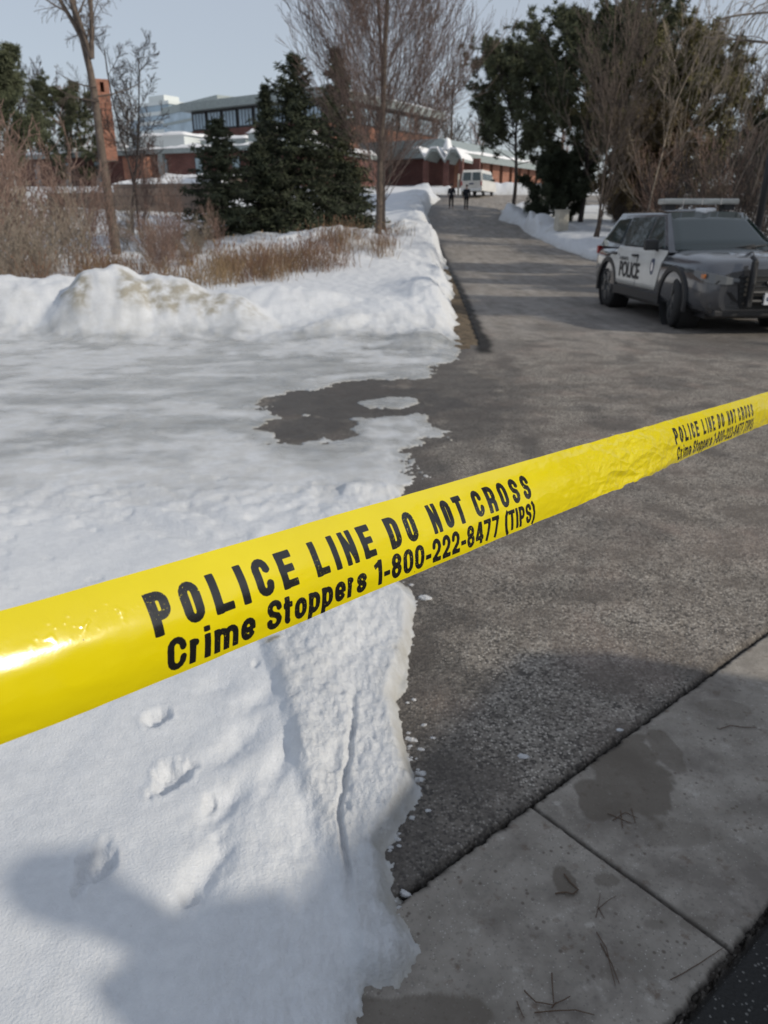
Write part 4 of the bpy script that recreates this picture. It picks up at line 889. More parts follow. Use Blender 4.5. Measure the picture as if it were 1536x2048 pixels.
part('glass', m_towerglass, t2, ((0, 0, 0), (L + 14, 20, H3 * .93)))
part('parapet', m_fascia, t2, ((-.3, -.3, H3 * .93), (L + 14.3, 20.3, H3)))
for i in range(7): part('floor_band', m_fascia, t2, ((-.15, -.15, H3 * (i + .6) / 8), (L + 14.15, 20.1, H3 * (i + .8) / 8)))
# brick building at the end of the road
a = P(918, 365, 86); b = P(1090, 372, 108); z0 = 3.6
e1, L = bld('brick_building', 'low orange brick building with a thick snow edged roof at the end of the road', 'building', a, b, z0); H4 = P(930, 314, 86).z - z0
for i in range(9):
    x0 = i * L / 9; part('wall', m_brick, e1, ((x0, 0, 0), (x0 + L / 9 * .68, .6, H4)))
part('back_wall', m_brickred, e1, ((.02, .6, 0), (L, 12, H4 - .01)))
for i in range(9):
    x0 = i * L / 9 + L / 9 * .68; wf = part('window', m_darkmetal, e1, ((x0, .45, 0), (x0 + L / 9 * .32, .6, H4))); part('pane', m_glass, wf, ((x0 + .08, .40, .3), (x0 + L / 9 * .32 - .08, .5, H4 - .2)))
mb = MB(); mb.prism([(-.9, -.35), (-1.1, .3), (1.6, 1.75), (12, 1.75), (12, -.002), (0, -.002)], lambda a, b, t: (t, a, H4 + b), -1.2, L + 1); mb.build('roof', m_fascia, e1)
lumpy('roof_snow', -1.2, L + 1, -1.15, 1.6, H4 + .3, .3, e1, .1, 90)
o = bpy.data.objects[e1.children[-1].name]; 
for v_ in o.data.vertices: v_.co.z += max(0, (v_.co.y + 1.1)) * .53
# folded entrance canopy with snow edge on posts
a = P(826, 330, 84); b = P(925, 330, 82); z0 = 3.4
cn, L = bld('entrance_canopy', 'zigzag roofed entrance canopy edged with snow on reddish posts left of the brick building', 'canopy', a, b, z0)
def lz(py): return P(870, py, 83).z - z0
px2x = lambda px: (P(px, 330, 83).x - P(826, 330, 83).x)
zig = [(826, 296), (838, 294), (851, 314), (864, 296), (876, 296), (893, 320), (905, 299), (916, 299), (928, 318)]
mb = MB(); ms2 = MB(); zp = [(px2x(a_), lz(b_)) for a_, b_ in zig]
for (xa, za), (xb, zb_) in zip(zp[:-1], zp[1:]):
    for mm, zo, th_, y0, y1 in ((mb, -.28, .26, 0, 4), (ms2, -.02, .17, -.15, 4.1)):
        mm.add([(xa, y0, za + zo), (xb, y0, zb_ + zo), (xb, y0, zb_ + zo + th_), (xa, y0, za + zo + th_), (xa, y1, za + zo), (xb, y1, zb_ + zo), (xb, y1, zb_ + zo + th_), (xa, y1, za + zo + th_)], [(0, 1, 2, 3), (7, 6, 5, 4), (3, 2, 6, 7), (0, 4, 5, 1), (0, 3, 7, 4), (1, 5, 6, 2)])
mb.build('roof', m_fascia, cn); ms2.build('roof_snow', m_rsnow, cn)
for px_ in (851, 894): part('post', m_brickred, cn, ((px2x(px_) - .25, .2, -.5), (px2x(px_) + .25, .7, lz(316) - .2)))
part('post', m_brickred, cn, ((px2x(925) - .2, .2, -.5), (px2x(925) + .2, .7, lz(318)))); part('back_wall', m_brickred, cn, ((0, 4.6, -.5), (L + .5, 5, lz(312))))
lumpy('snow_heap', px2x(886), px2x(902), .0, 1.6, lz(300), 1.1, cn, .2, 12)
# retaining walls
def rwall(label, pxa, Ya, pxb, Yb, ptop, m, thick=.8, snowcap=.22):
    a = P(pxa, ptop, Ya); b = P(pxb, ptop, Yb); zb_ = min(float(T(a.x, a.y)), float(T(b.x, b.y))) - .3
    o, L = bld('retaining_wall', label, 'wall', (a.x, a.y), (b.x, b.y), zb_, 'terraced retaining walls'); h = a.z - zb_
    part('blocks', m, o, ((0, 0, 0), (L, thick, h)), bevel=.05); lumpy('snow_cap', -.05, L + .05, -.05, thick + .6, h - .02, snowcap, o, .12, 50); return o
rwall('short brown block retaining wall with a snow cap, left of the tall bare tree', 92, 44, 235, 42, 386, m_wallstone)
rwall('long brown block retaining wall topped with snow right behind the tall bare tree', 225, 41.5, 440, 40, 368, m_wallstone)
rwall('upper brown retaining wall capped with snow just left of the dark spruces', 320, 52, 470, 50, 356, m_wallstone)
0 and rwall('low dark red wall in the hollow left of the dark spruces', 330, 33, 500, 29, 440, m_brickred, .6, .12)

# ================================================================ TREES
def seg_mesh(segs, n, m, name, parent):
    A = np.array([s_[0] for s_ in segs], float); Bb = np.array([s_[1] for s_ in segs], float); ra = np.array([s_[2] for s_ in segs]); rb = np.array([s_[3] for s_ in segs])
    d = Bb - A; Ln = np.linalg.norm(d, axis=1, keepdims=True) + 1e-9; d /= Ln
    up = np.where(np.abs(d[:, 2:3]) > .95, np.array([[1., 0, 0]]), np.array([[0, 0, 1.]])); u = np.cross(d, up); u /= np.linalg.norm(u, axis=1, keepdims=True); v = np.cross(d, u)
    t = np.arange(n) * 2 * math.pi / n; cu = np.cos(t)[None, :, None]; sv_ = np.sin(t)[None, :, None]
    ring = cu * u[:, None, :] + sv_ * v[:, None, :]
    Ra = A[:, None, :] + ring * ra[:, None, None]; Rb = Bb[:, None, :] + ring * rb[:, None, None]
    V = np.concatenate([Ra, Rb], 1).reshape(-1, 3); base = (np.arange(len(segs)) * 2 * n)[:, None]; j = np.arange(n)[None, :]; j2 = (j + 1) % n
    Fq = np.stack([base + j, base + j2, base + n + j2, base + n + j], -1).reshape(-1, 4)
    return npmesh(name, V, Fq, m, parent, smooth=True)
def norm(v): return v / (np.linalg.norm(v) + 1e-9)
def grow(out, p, d, L, r, depth, pr, rg_):
    """pr: nseg, wob, up, kids, spread, lr (length ratio), rr, rmin, start, maxd"""
    k_ = max(2, int(pr['nseg'])); stp = L / k_; p = np.array(p, float); d = norm(np.array(d, float)); r0 = r
    for i in range(k_):
        r1 = max(pr['rmin'], r0 * (1 - pr.get('taper', .75) / k_))
        d = norm(d + rg_.normal(0, pr['wob'], 3) + np.array([0, 0, pr['up'][min(depth, len(pr['up']) - 1)] / k_])); q = p + d * stp
        out.append((p, q, r0, r1))
        fr_ = (i + 1) / k_
        if depth < pr['maxd'] and fr_ > pr['start'][min(depth, len(pr['start']) - 1)]:
            kd = pr['kids'][depth]; n_ = int(kd / k_) + (rg_.random() < (kd / k_) % 1)
            for _ in range(n_):
                a = rg_.normal(0, 1, 3); a -= d * (a @ d); a = norm(a); sp = R(pr['spread'][min(depth, len(pr['spread']) - 1)] * rg_.uniform(.7, 1.25))
                nd = d * math.cos(sp) + a * math.sin(sp); Lk = L * pr['lr'][min(depth, len(pr['lr']) - 1)] * (1.25 - .7 * fr_) * rg_.uniform(.7, 1.15)
                grow(out, p + (q - p) * rg_.random(), nd, Lk, max(pr['rmin'], r1 * pr['rr']), depth + 1, pr, rg_)
        p = q; r0 = r1
def bare(name, px, Y, H, r, pr, label, cat='tree', group=None, m=None, seed=1, stems=1, lean=0, loc=None, sp0=.3, twm=None):
    rg_ = np.random.default_rng(seed); loc = loc if loc is not None else B(px, Y, -.05); o = empty(name, loc, 0, label, cat, group); segs = []
    for s_ in range(stems):
        a = rg_.uniform(0, 6.28); tl = rg_.uniform(.25, 1) * sp0 if stems > 1 else lean
        grow(segs, (rg_.normal(0, .12) * (stems > 1), rg_.normal(0, .12) * (stems > 1), 0), (math.cos(a) * tl, math.sin(a) * tl, 1), H * rg_.uniform(.75, 1.0) if stems > 1 else H, r * (rg_.uniform(.5, 1) if stems > 1 else 1), 0, pr, rg_)
    rt_ = pr.get('split', r * .35); tr_ = [s_ for s_ in segs if s_[2] > rt_]; tw = [s_ for s_ in segs if s_[2] <= rt_]
    if tr_: seg_mesh(tr_, 7, m or m_bark, 'trunk', o)
    if tw: seg_mesh(tw, 3, twm or m or m_bark, 'crown', o)
    return o
snz = lambda px, Y: (lambda v_: Vector((v_.x, v_.y, snowz(v_.x, v_.y) - .05)))(B(px, Y))
# big bare tree, left
pr = dict(nseg=12, wob=.035, up=(.1, .5, -.35, -.9), kids=(8, 8, 8, 0), spread=(30, 45, 55), lr=(.42, .42, .5), rr=.42, rmin=.006, start=(.60, .2, .1), maxd=3, split=.05)
bt = bare('bare_tree', 237, 27, 9.6, .175, pr, 'tall bare tree with a forked grey trunk rising in front of the brick chimney', seed=11, loc=snz(237, 27))
sg = []; rg_ = np.random.default_rng(5)
prf = dict(pr); prf['kids'] = (9, 6, 6, 0); prf['start'] = (.1, .15, .1); prf['spread'] = (42, 50, 55)
for dx in (-.22, .10, -.5): grow(sg, (-.02, 0, 5.9), (dx, .05, 1), 4.6, .085, 0, prf, rg_)
for dx, dz in ((-1, .1), (1, .25), (-1, .5)): grow(sg, (0, 0, 4.6 + dz), (dx, .2, .15), 1.6, .025, 1, prf, rg_)
seg_mesh(sg, 4, m_bark, 'fork', bt)
pr2 = dict(nseg=9, wob=.07, up=(.2, .5, .5, .3), kids=(15, 9, 7, 0), spread=(42, 45, 45), lr=(.40, .45, .5), rr=.5, rmin=.009, start=(.25, .15, .1), maxd=3, split=.04)
bare('bare_tree', 278, 33, 8.2, .10, pr2, 'slender bare tree with a rounded twiggy crown in front of the glass tower', seed=12, m=m_barkd, loc=snz(278, 33), stems=2, sp0=.16)
bare('bare_tree', 205, 88, 10.5, .14, pr2, 'small dark bare tree behind the chimney, left of the glass tower', seed=13, m=m_barkd, loc=B(165, 90))
# upright bare trees by the road
pr3 = dict(nseg=14, wob=.025, up=(.1, .70, .45, .3), kids=(120, 18, 7, 0), spread=(46, 24, 24), lr=(.50, .42, .45), rr=.16, rmin=.0048, start=(.12, .15, .1), maxd=3, split=.05, taper=.85)
bare('bare_tree', 757, 26, 9.8, .115, pr3, 'bare young tree with dense upswept branches standing in the snow beside the road', seed=21, m=m_bark, loc=snz(757, 26), twm=m_barkm)
pr3b = dict(pr3); pr3b['kids'] = (60, 9, 5, 0)
bare('bare_tree', 766, 33, 9.5, .12, pr3b, 'second upswept bare tree just behind the roadside one, its trunk slightly to the right', seed=22, m=m_barkd, loc=snz(766, 33), twm=m_barkd)
# bare tree right of the road, in front of the pine
pr4 = dict(nseg=11, wob=.04, up=(.3, .9, .6, .3), kids=(15, 7, 4, 0), spread=(42, 32, 32), lr=(.50, .42, .45), rr=.36, rmin=.010, start=(.10, .15, .1), maxd=3, split=.05)
bare('bare_tree', 1190, 37, 10.5, .07, pr4, 'pale vase shaped bare tree in front of the big pine right of the road', seed=31, m=m_bark, loc=snz(1190, 37), stems=4, sp0=.22)
bare('bare_tree', 1285, 36, 8.0, .055, pr4, 'thin pale bare sapling between the pine and the parked suv', seed=32, m=m_barkp, loc=snz(1283, 36))
bare('bare_tree', 1505, 34, 9.0, .09, pr4, 'grey bare tree rising at the right edge behind the suv', seed=33, m=m_bark, loc=snz(1510, 34))
# brown thicket behind the suv
prs = dict(nseg=7, wob=.10, up=(.5, .6, .4), kids=(8, 5, 0), spread=(30, 38), lr=(.5, .5), rr=.5, rmin=.008, start=(.1, .1), maxd=2, split=.03)
def shrub_proto(seed, H, stems, m, sp0=.6, pr_=prs, r=.03):
    rg_ = np.random.default_rng(seed); segs = []
    for s_ in range(stems):
        a = rg_.uniform(0, 6.28); tl = rg_.uniform(.1, 1) * sp0
        grow(segs, (rg_.normal(0, .2), rg_.normal(0, .2), 0), (math.cos(a) * tl, math.sin(a) * tl, 1), H * rg_.uniform(.6, 1), r * rg_.uniform(.6, 1), 0, pr_, rg_)
    o = empty('bare_shrub', (0, 0, 0)); seg_mesh(segs, 3, m, 'branches', o); return o
def scatter_proto(protos, spots, group, cat, labels):
    for i, (loc, sc, rz) in enumerate(spots):
        j = i % len(protos); src = protos[j]
        o = src if not src.get('used') else ccopy(src)
        if not src.get('used'): src['used'] = 1
        o.location = loc; o.scale = (sc,) * 3; o.rotation_euler = (0, 0, rz); tag(o, labels(i) if callable(labels) else labels, cat, group)
        yield o
pA = [shrub_proto(41, 4.4, 11, m_barkd), shrub_proto(42, 4.0, 12, m_bark), shrub_proto(43, 4.6, 10, m_barkr)]
spots = [(snz(px_, Y_), sc_, rng.uniform(0, 6)) for px_, Y_, sc_ in [(1340, 33, .9), (1390, 30, .95), (1440, 31, 1.05), (1490, 29, 1.0), (1535, 31, 1.1), (1590, 28, 1.0), (1420, 37, 1.2), (1520, 38, 1.3), (1310, 39, 1.0), (1240, 41, .9), (1650, 33, 1.2)]]
for _ in scatter_proto(pA, spots, 'brown thicket behind the suv', 'shrub', 'tall leafless brown shrub in the thicket behind the police suv'): pass
# shrubs on the left behind the snow pile
pB = [shrub_proto(51, 3.3, 10, m_barkr, .8, r=.02), shrub_proto(52, 2.8, 11, m_barkp, .9, r=.018), shrub_proto(53, 3.8, 8, m_barkr, .6, r=.022), shrub_proto(54, 2.2, 12, m_barkp, 1.0, r=.014)]
sp_list = [(-30, 17, 1.1), (20, 19, 1.0), (55, 22, 1.1), (95, 18, .8), (130, 24, 1.1), (165, 20, .75), (210, 22, .65), (300, 23, .62), (330, 19, .45), (0, 26, 1.3), (60, 29, 1.3), (120, 31, 1.1), (180, 34, 1.0), (255, 28, .7), (350, 27, .7), (395, 25, .5), (-60, 23, 1.4), (30, 15, .6), (290, 31, .9), (90, 15.5, .5), (345, 24, .5), (400, 24.5, .42), (440, 25, .4), (375, 22, .4), (320, 21, .45)]
for _ in scatter_proto(pB, [(snz(a_, b_), c_, rng.uniform(0, 6)) for a_, b_, c_ in sp_list], 'bare shrubs behind the snow pile', 'shrub', 'leafless brown shrub among those between the snow pile and the left brick building'): pass
# foliage
def tris(cent, n, ln, wd_, rg_, up=.2, flat=None):
    c_ = np.repeat(cent, n, 0); d = rg_.normal(0, 1, c_.shape); d[:, 2] += up
    if flat is not None: d[:, 2] *= flat
    d /= np.linalg.norm(d, axis=1, keepdims=True); a = rg_.normal(0, 1, c_.shape); a = np.cross(d, a); a /= np.linalg.norm(a, axis=1, keepdims=True)
    l_ = ln * rg_.uniform(.6, 1.2, (len(c_), 1)); V = np.stack([c_ - a * wd_ / 2, c_ + a * wd_ / 2, c_ + d * l_ + a * wd_ * .25, c_ + d * l_ - a * wd_ * .25], 1).reshape(-1, 3)
    return V, np.arange(len(V)).reshape(-1, 4)
def pine(label, px, Y, H, rad, m, seed, low=.12, dens=1.0, loc=None, shape=None, name='pine_tree', group=None, bark=None, tl=.29, tw_=.05):
    rg_ = np.random.default_rng(seed); loc = loc if loc is not None else B(px, Y, -.05); o = empty(name, loc, 0, label, 'tree', group); segs = []; cent = []
    nl = int(42 * dens); shape = shape or (lambda f: math.sin(math.pi * min(1, (f * .86 + .17))) ** .7)
    for i in range(12): segs.append((np.array([.1 * math.sin(i * .6), .08 * math.cos(i), H * .93 * i / 12]), np.array([.1 * math.sin(i * .6 + .6), .08 * math.cos(i + 1), H * .93 * (i + 1) / 12]), .017 * H * (1 - i / 13), .017 * H * (1 - (i + 1) / 13)))
    for i in range(nl):
        f = low + (1 - low) * (i + rg_.random()) / nl; z0_ = H * f * .95; Lr = rad * shape((f - low) / (1 - low)) * rg_.uniform(.72, 1.12); a = i * 2.4 + rg_.uniform(-.3, .3)
        p = np.array([0, 0, z0_]); d = np.array([math.cos(a), math.sin(a), .12 + .75 * f]); k_ = 7
        for j in range(k_):
            d = norm(d + np.array([0, 0, .09]) + rg_.normal(0, .10, 3)); q = p + d * Lr / k_; segs.append((p, q, .05 * (1 - j / 8) * H / 12, .05 * (1 - (j + 1) / 8) * H / 12))
            if j >= 2:
                for _ in range(3 + (j > 4) * 2):
                    sd_ = norm(d * .6 + rg_.normal(0, .6, 3) + np.array([0, 0, .25])); e = q + sd_ * Lr * rg_.uniform(.08, .24); segs.append((q, e, .018, .008)); cent.append(e); cent.append(q * .4 + e * .6 + rg_.normal(0, .08, 3))
            p = q
        cent.append(p)
    cent = np.array(cent); cl_ = np.repeat(cent, 3, 0) + rg_.normal(0, .10, (len(cent) * 3, 3)); keep = rg_.random(len(cl_)) < .60
    V, Fq = tris(cl_[keep], 24, tl, tw_, rg_, .5)
    seg_mesh(segs, 5, bark or m_barkd, 'trunk', o); npmesh('crown', V, Fq, m, o); return o
def spruce(label, px, Y, H, rad, seed, loc=None, m=None, group='dark spruces left of the road'):
    rg_ = np.random.default_rng(seed); loc = loc if loc is not None else B(px, Y, -.05); o = empty('spruce_tree', loc, 0, label, 'tree', group); segs = [(np.zeros(3), np.array([0, 0, H * .97]), .016 * H, .01)]; cent = []
    nz_ = int(H / .2)
    for i in range(nz_):
        f = (i + .3) / nz_; z0_ = H * f; Lr = 1.15 * rad * (1 - f) ** .8 * (.9 + .25 * math.sin(i * 2.1)) + .12
        for b in range(10 if f < .8 else 6):
            a = rg_.uniform(0, 6.28); L_ = Lr * rg_.uniform(.65, 1.15); p = np.array([0, 0, z0_]); d = np.array([math.cos(a), math.sin(a), .12 + .5 * f]); k_ = max(3, int(L_ / .22))
            for j in range(k_):
                d = norm(d + np.array([0, 0, -.10 if j < k_ * .6 else .10]) + rg_.normal(0, .04, 3)); q = p + d * L_ / k_; segs.append((p, q, .016, .01))
                sdv = np.array([-d[1], d[0], 0]) * rg_.choice([-1, 1]); w_ = L_ * .28 * (1 - j / k_) + .05
                cent.append(q); cent.append(q + sdv * w_ * rg_.random()); cent.append(q - sdv * w_ * rg_.random() - np.array([0, 0, .04])); p = q
    cent = np.array(cent); V, Fq = tris(cent, 5, .20, .045, rg_, -.15, .7); seg_mesh(segs, 4, m_barkd, 'trunk', o); npmesh('crown', V, Fq, m or m_spruce, o); return o
spruce('largest dark spruce, tallest of the group left of the road', 600, 33, P(600, 118, 33).z - .9, 2.5, 61, loc=snz(600, 33))
spruce('short wide dark spruce at the left end of the group', 452, 30, P(445, 262, 30).z - .6, 1.55, 62, loc=snz(452, 30))
spruce('narrow spruce with a thin spire left of the tallest spruce', 548, 36, P(545, 150, 36).z - 1.6, .8, 63, loc=snz(545, 36))
spruce('spruce behind the upswept bare tree, right of the tallest spruce', 680, 37, P(680, 85, 37).z - 1.2, 1.7, 64, loc=snz(680, 37), m=m_pine)
spruce('low bushy spruce filling the gap between the short and tallest spruces', 520, 32, 3.2, 1.5, 65, loc=snz(525, 31.5))
spruce('small spruce low behind the roadside bare tree', 690, 34, 3.0, 1.4, 66, loc=snz(690, 35))
pine('large dark green pine with a ragged crown standing right of the road', 1160, 50, P(1120, 40, 50).z - 1.3, 5.9, m_pine, 71, .27, 1.3)
pine('broad olive tinted pine behind the police suv', 1335, 45, P(1300, 95, 45).z - .9, 4.9, m_pineo, 72, .14, 1.15)
pine('second dark pine behind the road side pine, right of the brick building', 1025, 58, P(1010, 110, 58).z - 2, 4.9, m_pine, 73, .34, 1.1)
pine('tall pine filling the crown between the dark and the olive pines', 1225, 56, P(1225, 30, 56).z - 1.8, 5.3, m_pine, 76, .2, 1.1)
pine('olive brown cedar low behind the pale bare trees', 1270, 42, 6.4, 2.8, m_cedar, 74, .04, 1.0, name='cedar_tree', tl=.3)
pine('dark conifer at the right edge of the picture', 1530, 46, P(1500, 225, 46).z - 1, 3.6, m_pine, 75, .1, .8, name='conifer_tree')
pine('low dark conifer beside the snow pile right of the road', 1110, 50, 3.6, 2.4, m_spruce, 77, .02, .8, loc=snz(1112, 50.5), name='conifer_tree')
pine('dark pine at the far left edge of the picture', -5, 48, P(20, 95, 48).z - 2.5, 4.4, m_pine, 78, .2, 1.2)
pine('rounded dark pine behind the shrubs, right of the far left pine', 150, 78, P(115, 190, 78).z - 3.5, 5.0, m_pine, 79, .1, .8)
# distant bare trees
prd = dict(nseg=7, wob=.08, up=(.3, .7, .5, .3), kids=(13, 8, 5, 0), spread=(42, 40, 40), lr=(.48, .48, .5), rr=.5, rmin=.022, start=(.15, .1, .1), maxd=3, split=.06)
far_ = [bare('bare_tree', 0, 0, 10, .16, prd, None, None, seed=81, m=m_barkd, loc=Vector((0, 0, 0))), bare('bare_tree', 0, 0, 10, .16, prd, None, None, seed=82, m=m_barkr, loc=Vector((0, 0, 0))), bare('bare_tree', 0, 0, 9, .14, prd, None, None, seed=83, m=m_bark, loc=Vector((0, 0, 0)))]
fl = [(905, 120, 1.35), (870, 125, 1.4), (835, 118, 1.3), (930, 126, 1.2), (800, 112, 1.2), (885, 98, .8), (850, 96, .75), (820, 92, .75), (780, 88, .7), (745, 84, .7), (960, 130, 1.1), (110, 100, 1.1), (60, 96, 1.2), (185, 104, 1.0), (150, 110, 1.2), (20, 92, 1.1), (-40, 90, 1.2), (85, 88, .9), (1470, 62, .9), (1540, 58, .95), (1600, 60, 1.0), (1060, 120, 1.2), (1130, 118, 1.2), (255, 150, 1.6), (1400, 66, .9)]
for _ in scatter_proto(far_, [(B(a_, b_), c_, rng.uniform(0, 6)) for a_, b_, c_ in fl], 'distant bare trees', 'tree', 'dark leafless tree in the distance behind the buildings and pines'): pass
# weeping willow hanging in at the top right
prw = dict(nseg=10, wob=.05, up=(.15, -.5, -2.6, -2.5), kids=(20, 22, 3, 0), spread=(62, 55, 25), lr=(.62, .75, .4), rr=.4, rmin=.006, start=(.45, .15, .1), maxd=3, split=.04)
bare('willow_tree', 1700, 24, 8.6, .24, prw, 'weeping willow whose thin bare strands hang in at the top right corner', seed=92, m=m_barkp, loc=B(1640, 22))
# shade trees standing right of the picture, beyond the suv
for i, (x_, y_, h_, r_) in enumerate([(15.5, 9, 8.5, 3.4), (17.5, 15, 9.5, 3.6), (15, 22, 8, 3.2), (21, 30, 9, 3.6), (22, 4, 8, 3.4)]):
    pine('tall pine standing outside the picture to the right of the asphalt', 0, 0, h_, r_, m_pine, 100 + i, .1, .6, loc=Vector((x_, y_, float(T(x_, y_)))), group='pines to the right of the picture')

# ================================================================ DRY GRASS
def clump(seed, n, H, sp, m):
    rg_ = np.random.default_rng(seed); segs = []
    for _ in range(n):
        p = np.array([rg_.normal(0, sp), rg_.normal(0, sp), 0]); d = norm(np.array([rg_.normal(0, .28), rg_.normal(0, .28), 1])); h = H * rg_.uniform(.4, 1); r = rg_.uniform(.004, .008)
        q = p + d * h * .5; d2 = norm(d + rg_.normal(0, .22, 3)); e = q + d2 * h * .5; segs += [(p, q, r, r * .8), (q, e, r * .8, r * .4)]
        if rg_.random() < .5: segs.append((q, q + norm(d2 + rg_.normal(0, .5, 3)) * h * .3, r * .6, r * .4)); 
        if rg_.random() < .35: segs.append((e, e + d2 * .07, r * 2.4, r * 1.2))
    o = empty('dry_plant', (0, 0, 0)); seg_mesh(segs, 3, m, 'stems', o); return o
pG = [clump(111, 60, .8, .34, m_grass), clump(112, 55, .95, .30, m_grassr), clump(113, 70, .6, .45, m_grass), clump(114, 60, .9, .22, m_grassr)]
gs = []
for i in range(54):
    u_ = rng.random(); px_ = 300 + 490 * u_; Yb_ = 15.5 + 6.5 * ss(.25, 1.0, u_) ; Y_ = Yb_ + rng.uniform(-.8, 7.0) * (1 - .35 * u_)
    gs.append((snz(px_, Y_), rng.uniform(.6, 1.1) * (1.0 if u_ < .9 else .8), rng.uniform(0, 6)))
for i in range(26):
    px_ = rng.uniform(-60, 330); Y_ = rng.uniform(13.8, 22); gs.append((snz(px_, Y_), rng.uniform(.6, 1.0), rng.uniform(0, 6)))
for o in scatter_proto(pG, gs, 'dry brown plants along the snowbank', 'dry plant', 'clump of dry brown stems poking out of the snow behind the snow pile'): pass
for o in list(bpy.data.objects):
    if 'used' in o.keys(): del o['used']

# ================================================================ STREET FURNITURE
lp = P(1519, 438, 19.0); lpo = empty('lamp_post', (lp.x, lp.y, float(T(lp.x, lp.y))), 0, 'black metal lamp post standing behind the police suv at the right edge', 'lamp post')
mb = MB(); mb.tube([(0, 0, .5), (0, 0, 4.6)], [.085, .07], 14); mb.build('pole', m_blk, lpo, smooth=True)
mb = MB(); mb.tube([(0, 0, 0), (0, 0, .12), (0, 0, .5), (0, 0, .55)], [.17, .16, .11, .09], 14); mb.build('base', m_blk, lpo)
mb = MB(); mb.tube([(0, 0, 4.6), (0, 0, 4.7), (0, 0, 5.1)], [.08, .15, .20], 12); mb.build('lantern', m_lamp, lpo); mb = MB(); mb.tube([(0, 0, 5.1), (0, 0, 5.2), (0, 0, 5.3)], [.26, .18, .03], 12); mb.build('lantern_cap', m_blk, lpo)
cb_ = snz(1120, 42); pb = empty('utility_pedestal', (cb_.x, cb_.y, cb_.z - .1), R(15), 'pale beige utility pedestal standing in the snow right of the road', 'utility box')
m_beige = mat('beige_metal', (.50, .47, .40), .6, var=.1, vscale=4)
part('cabinet', m_beige, pb, ((-.30, -.25, 0), (.30, .25, 1.0)), bevel=.02); part('lid', m_beige, pb, ((-.33, -.28, 1.0), (.33, .28, 1.06)), bevel=.015)
for px_ in (916, 924):
    q = B(px_, 76); sgn = empty('marker_post', (q.x, q.y, q.z), 0, 'thin pale marker post beside the back of the white van', 'post', 'marker posts by the van'); mb = MB(); mb.tube([(0, 0, 0), (0, 0, 1.9)], .09, 8); mb.build('pole', m_beige, sgn)

# ================================================================ SMALL THINGS ON THE GROUND
def chunk(px, py, size, label, group='loose lumps of snow'):
    g_ = G(px, py); n_ = 14; V_ = []; Fq = []; off_ = rng.uniform(0, 99)
    for i in range(9):
        for j in range(n_):
            ph = math.pi * i / 8 * .62; th_ = j * 2 * math.pi / n_; rr = size * (1 + .7 * float(perlin(np.array([math.cos(th_) * 1.7 + off_]), np.array([math.sin(th_) * 1.7 + i * .9]))[0])) * math.sin(max(ph, .02)); V_.append((rr * math.cos(th_) * 1.5, rr * math.sin(th_), size * .75 * math.cos(ph) * (1 + .3 * float(perlin(np.array([th_ + off_]), np.array([i * .7]))[0])) - size * .12))
    Fq = [(i * n_ + j, (i + 1) * n_ + j, (i + 1) * n_ + (j + 1) % n_, i * n_ + (j + 1) % n_) for i in range(8) for j in range(n_)]
    o = mobj('snow_lump', V_, Fq, m_lump, None, True, (g_[0], g_[1], float(T(*g_)))); o.rotation_euler = (0, 0, rng.uniform(-.5, .5)); return tag(o, label, 'snow lump', group)
chunk(850, 1197, .022, 'white lump of snow on the asphalt just under the tape')
chunk(1046, 1513, .011, 'small white lump of snow alone on the dark asphalt')
for (px_, py_, s_) in [(822, 1480, .012), (842, 1500, .009), (800, 1540, .016), (812, 1520, .012), (838, 1560, .010), (866, 1476, .006), (822, 1170, .008), (828, 1400, .007), (848, 1450, .006), (780, 1500, .014), (1240, 1460, .007)]:
    chunk(px_, py_, s_, 'tiny crumb of snow along the broken edge of the snow')
bl = [q for q in main_px if q[1] > 1100 and q[1] < 1900]
for i in range(44):
    a_ = rng.integers(0, len(bl) - 1); t_ = rng.random(); px_ = bl[a_][0] * (1 - t_) + bl[a_ + 1][0] * t_ + rng.normal(4, 12); py_ = bl[a_][1] * (1 - t_) + bl[a_ + 1][1] * t_
    chunk(px_, py_, rng.uniform(.0025, .007) * (1.5 if rng.random() < .2 else 1), 'tiny crumb of snow along the broken edge of the snow')
m_twig = mat('brown_needle', (.09, .055, .035), .8)
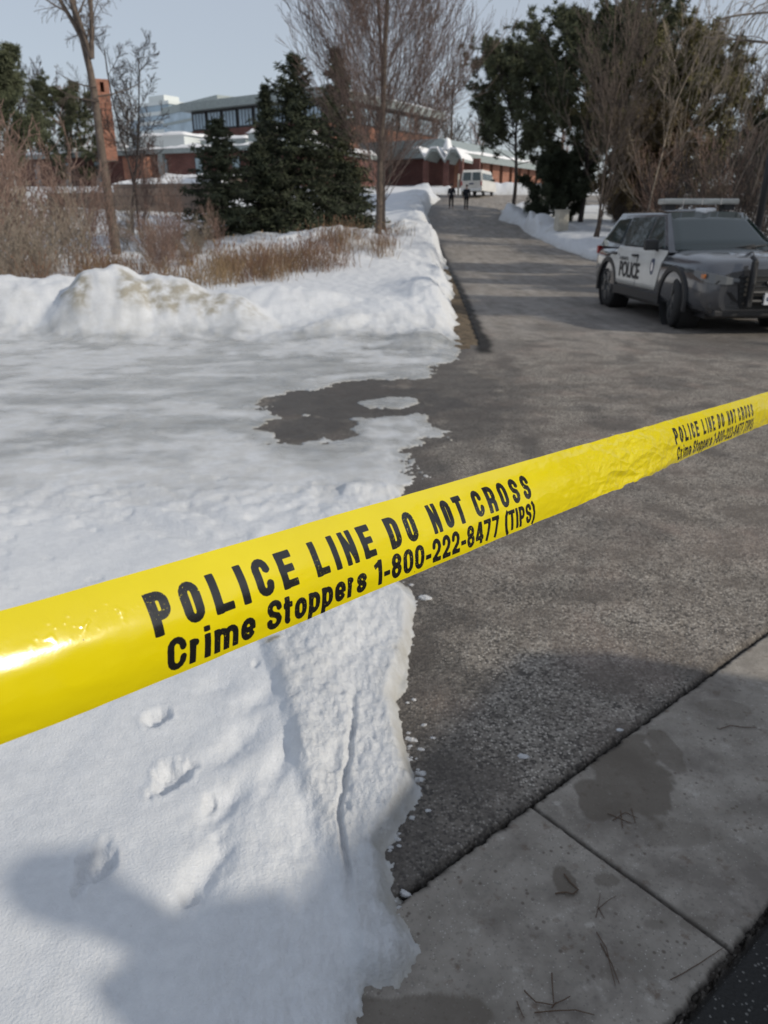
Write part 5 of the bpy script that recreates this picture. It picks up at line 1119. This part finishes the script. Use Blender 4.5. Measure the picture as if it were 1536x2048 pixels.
def litter(label, strands, cat='twig', r=.0011, group=None, m=None, name='pine_needles'):
    mb = MB(); 
    for st in strands:
        pts = []
        for (a, b) in st:
            g_ = G(a, b); pts.append((g_[0], g_[1], .0055 + rng.uniform(0, .002)))
        # smooth the strand
        fine = []
        for i in range(len(pts) - 1):
            for t in (0, .33, .66): fine.append(tuple(pts[i][k_] * (1 - t) + pts[i + 1][k_] * t + (rng.normal(0, .0004) if k_ < 2 else 0) for k_ in range(3)))
        fine.append(pts[-1]); mb.tube(fine, [r * (1 - .4 * i / len(fine)) for i in range(len(fine))], 5)
    c0 = np.mean(mb.v, 0); mb.v = [tuple(np.array(v_) - np.array([c0[0], c0[1], 0])) for v_ in mb.v]
    return tag(mb.build(name, m or m_twig, None, smooth=True, loc=(c0[0], c0[1], 0)), label, cat, group)
litter('branched bunch of brown pine needles at the bottom of the concrete strip', [[(1048, 1985), (1070, 2008), (1105, 2015), (1140, 1996)], [(1103, 1950), (1107, 2010)], [(1068, 2030), (1110, 2026), (1150, 2024), (1188, 2034)], [(1103, 2020), (1112, 2008)]], 'pine needles', .0016)
litter('pair of long brown pine needles lying near the middle of the concrete strip', [[(1193, 1868), (1212, 1900), (1230, 1975)], [(1200, 1890), (1222, 1930), (1238, 1972)]], 'pine needles', .0013)
litter('single long curved needle crossing the lower edge of the concrete', [[(1340, 1964), (1380, 1942), (1430, 1910), (1445, 1900)]], 'pine needle', .0012, name='pine_needle')
litter('thin brown twig on the concrete near the right edge', [[(1438, 1462), (1460, 1454), (1490, 1457), (1512, 1458)]], 'twig', .0018, name='twig')
litter('small crossed needles beside the concrete joint', [[(1192, 1838), (1196, 1815), (1200, 1790)], [(1195, 1822), (1215, 1805), (1232, 1795)], [(1196, 1818), (1208, 1840)]], 'pine needles', .0010)
litter('small tangle of brown needles on the wet patch of the concrete', [[(1215, 1630), (1240, 1640), (1262, 1650)], [(1225, 1645), (1250, 1628), (1275, 1640)], [(1240, 1625), (1245, 1660)], [(1262, 1620), (1270, 1650)]], 'pine needles', .0014)
litter('short bent stem beside the dark stain on the concrete', [[(1128, 1752), (1140, 1768), (1156, 1782), (1146, 1792)], [(1110, 1792), (1130, 1788), (1146, 1792)]], 'twig', .0022, name='twig')
litter('short brown needle at the bottom left of the concrete', [[(1033, 2006), (1042, 2028), (1048, 2040)]], 'pine needle', .0012, name='pine_needle')
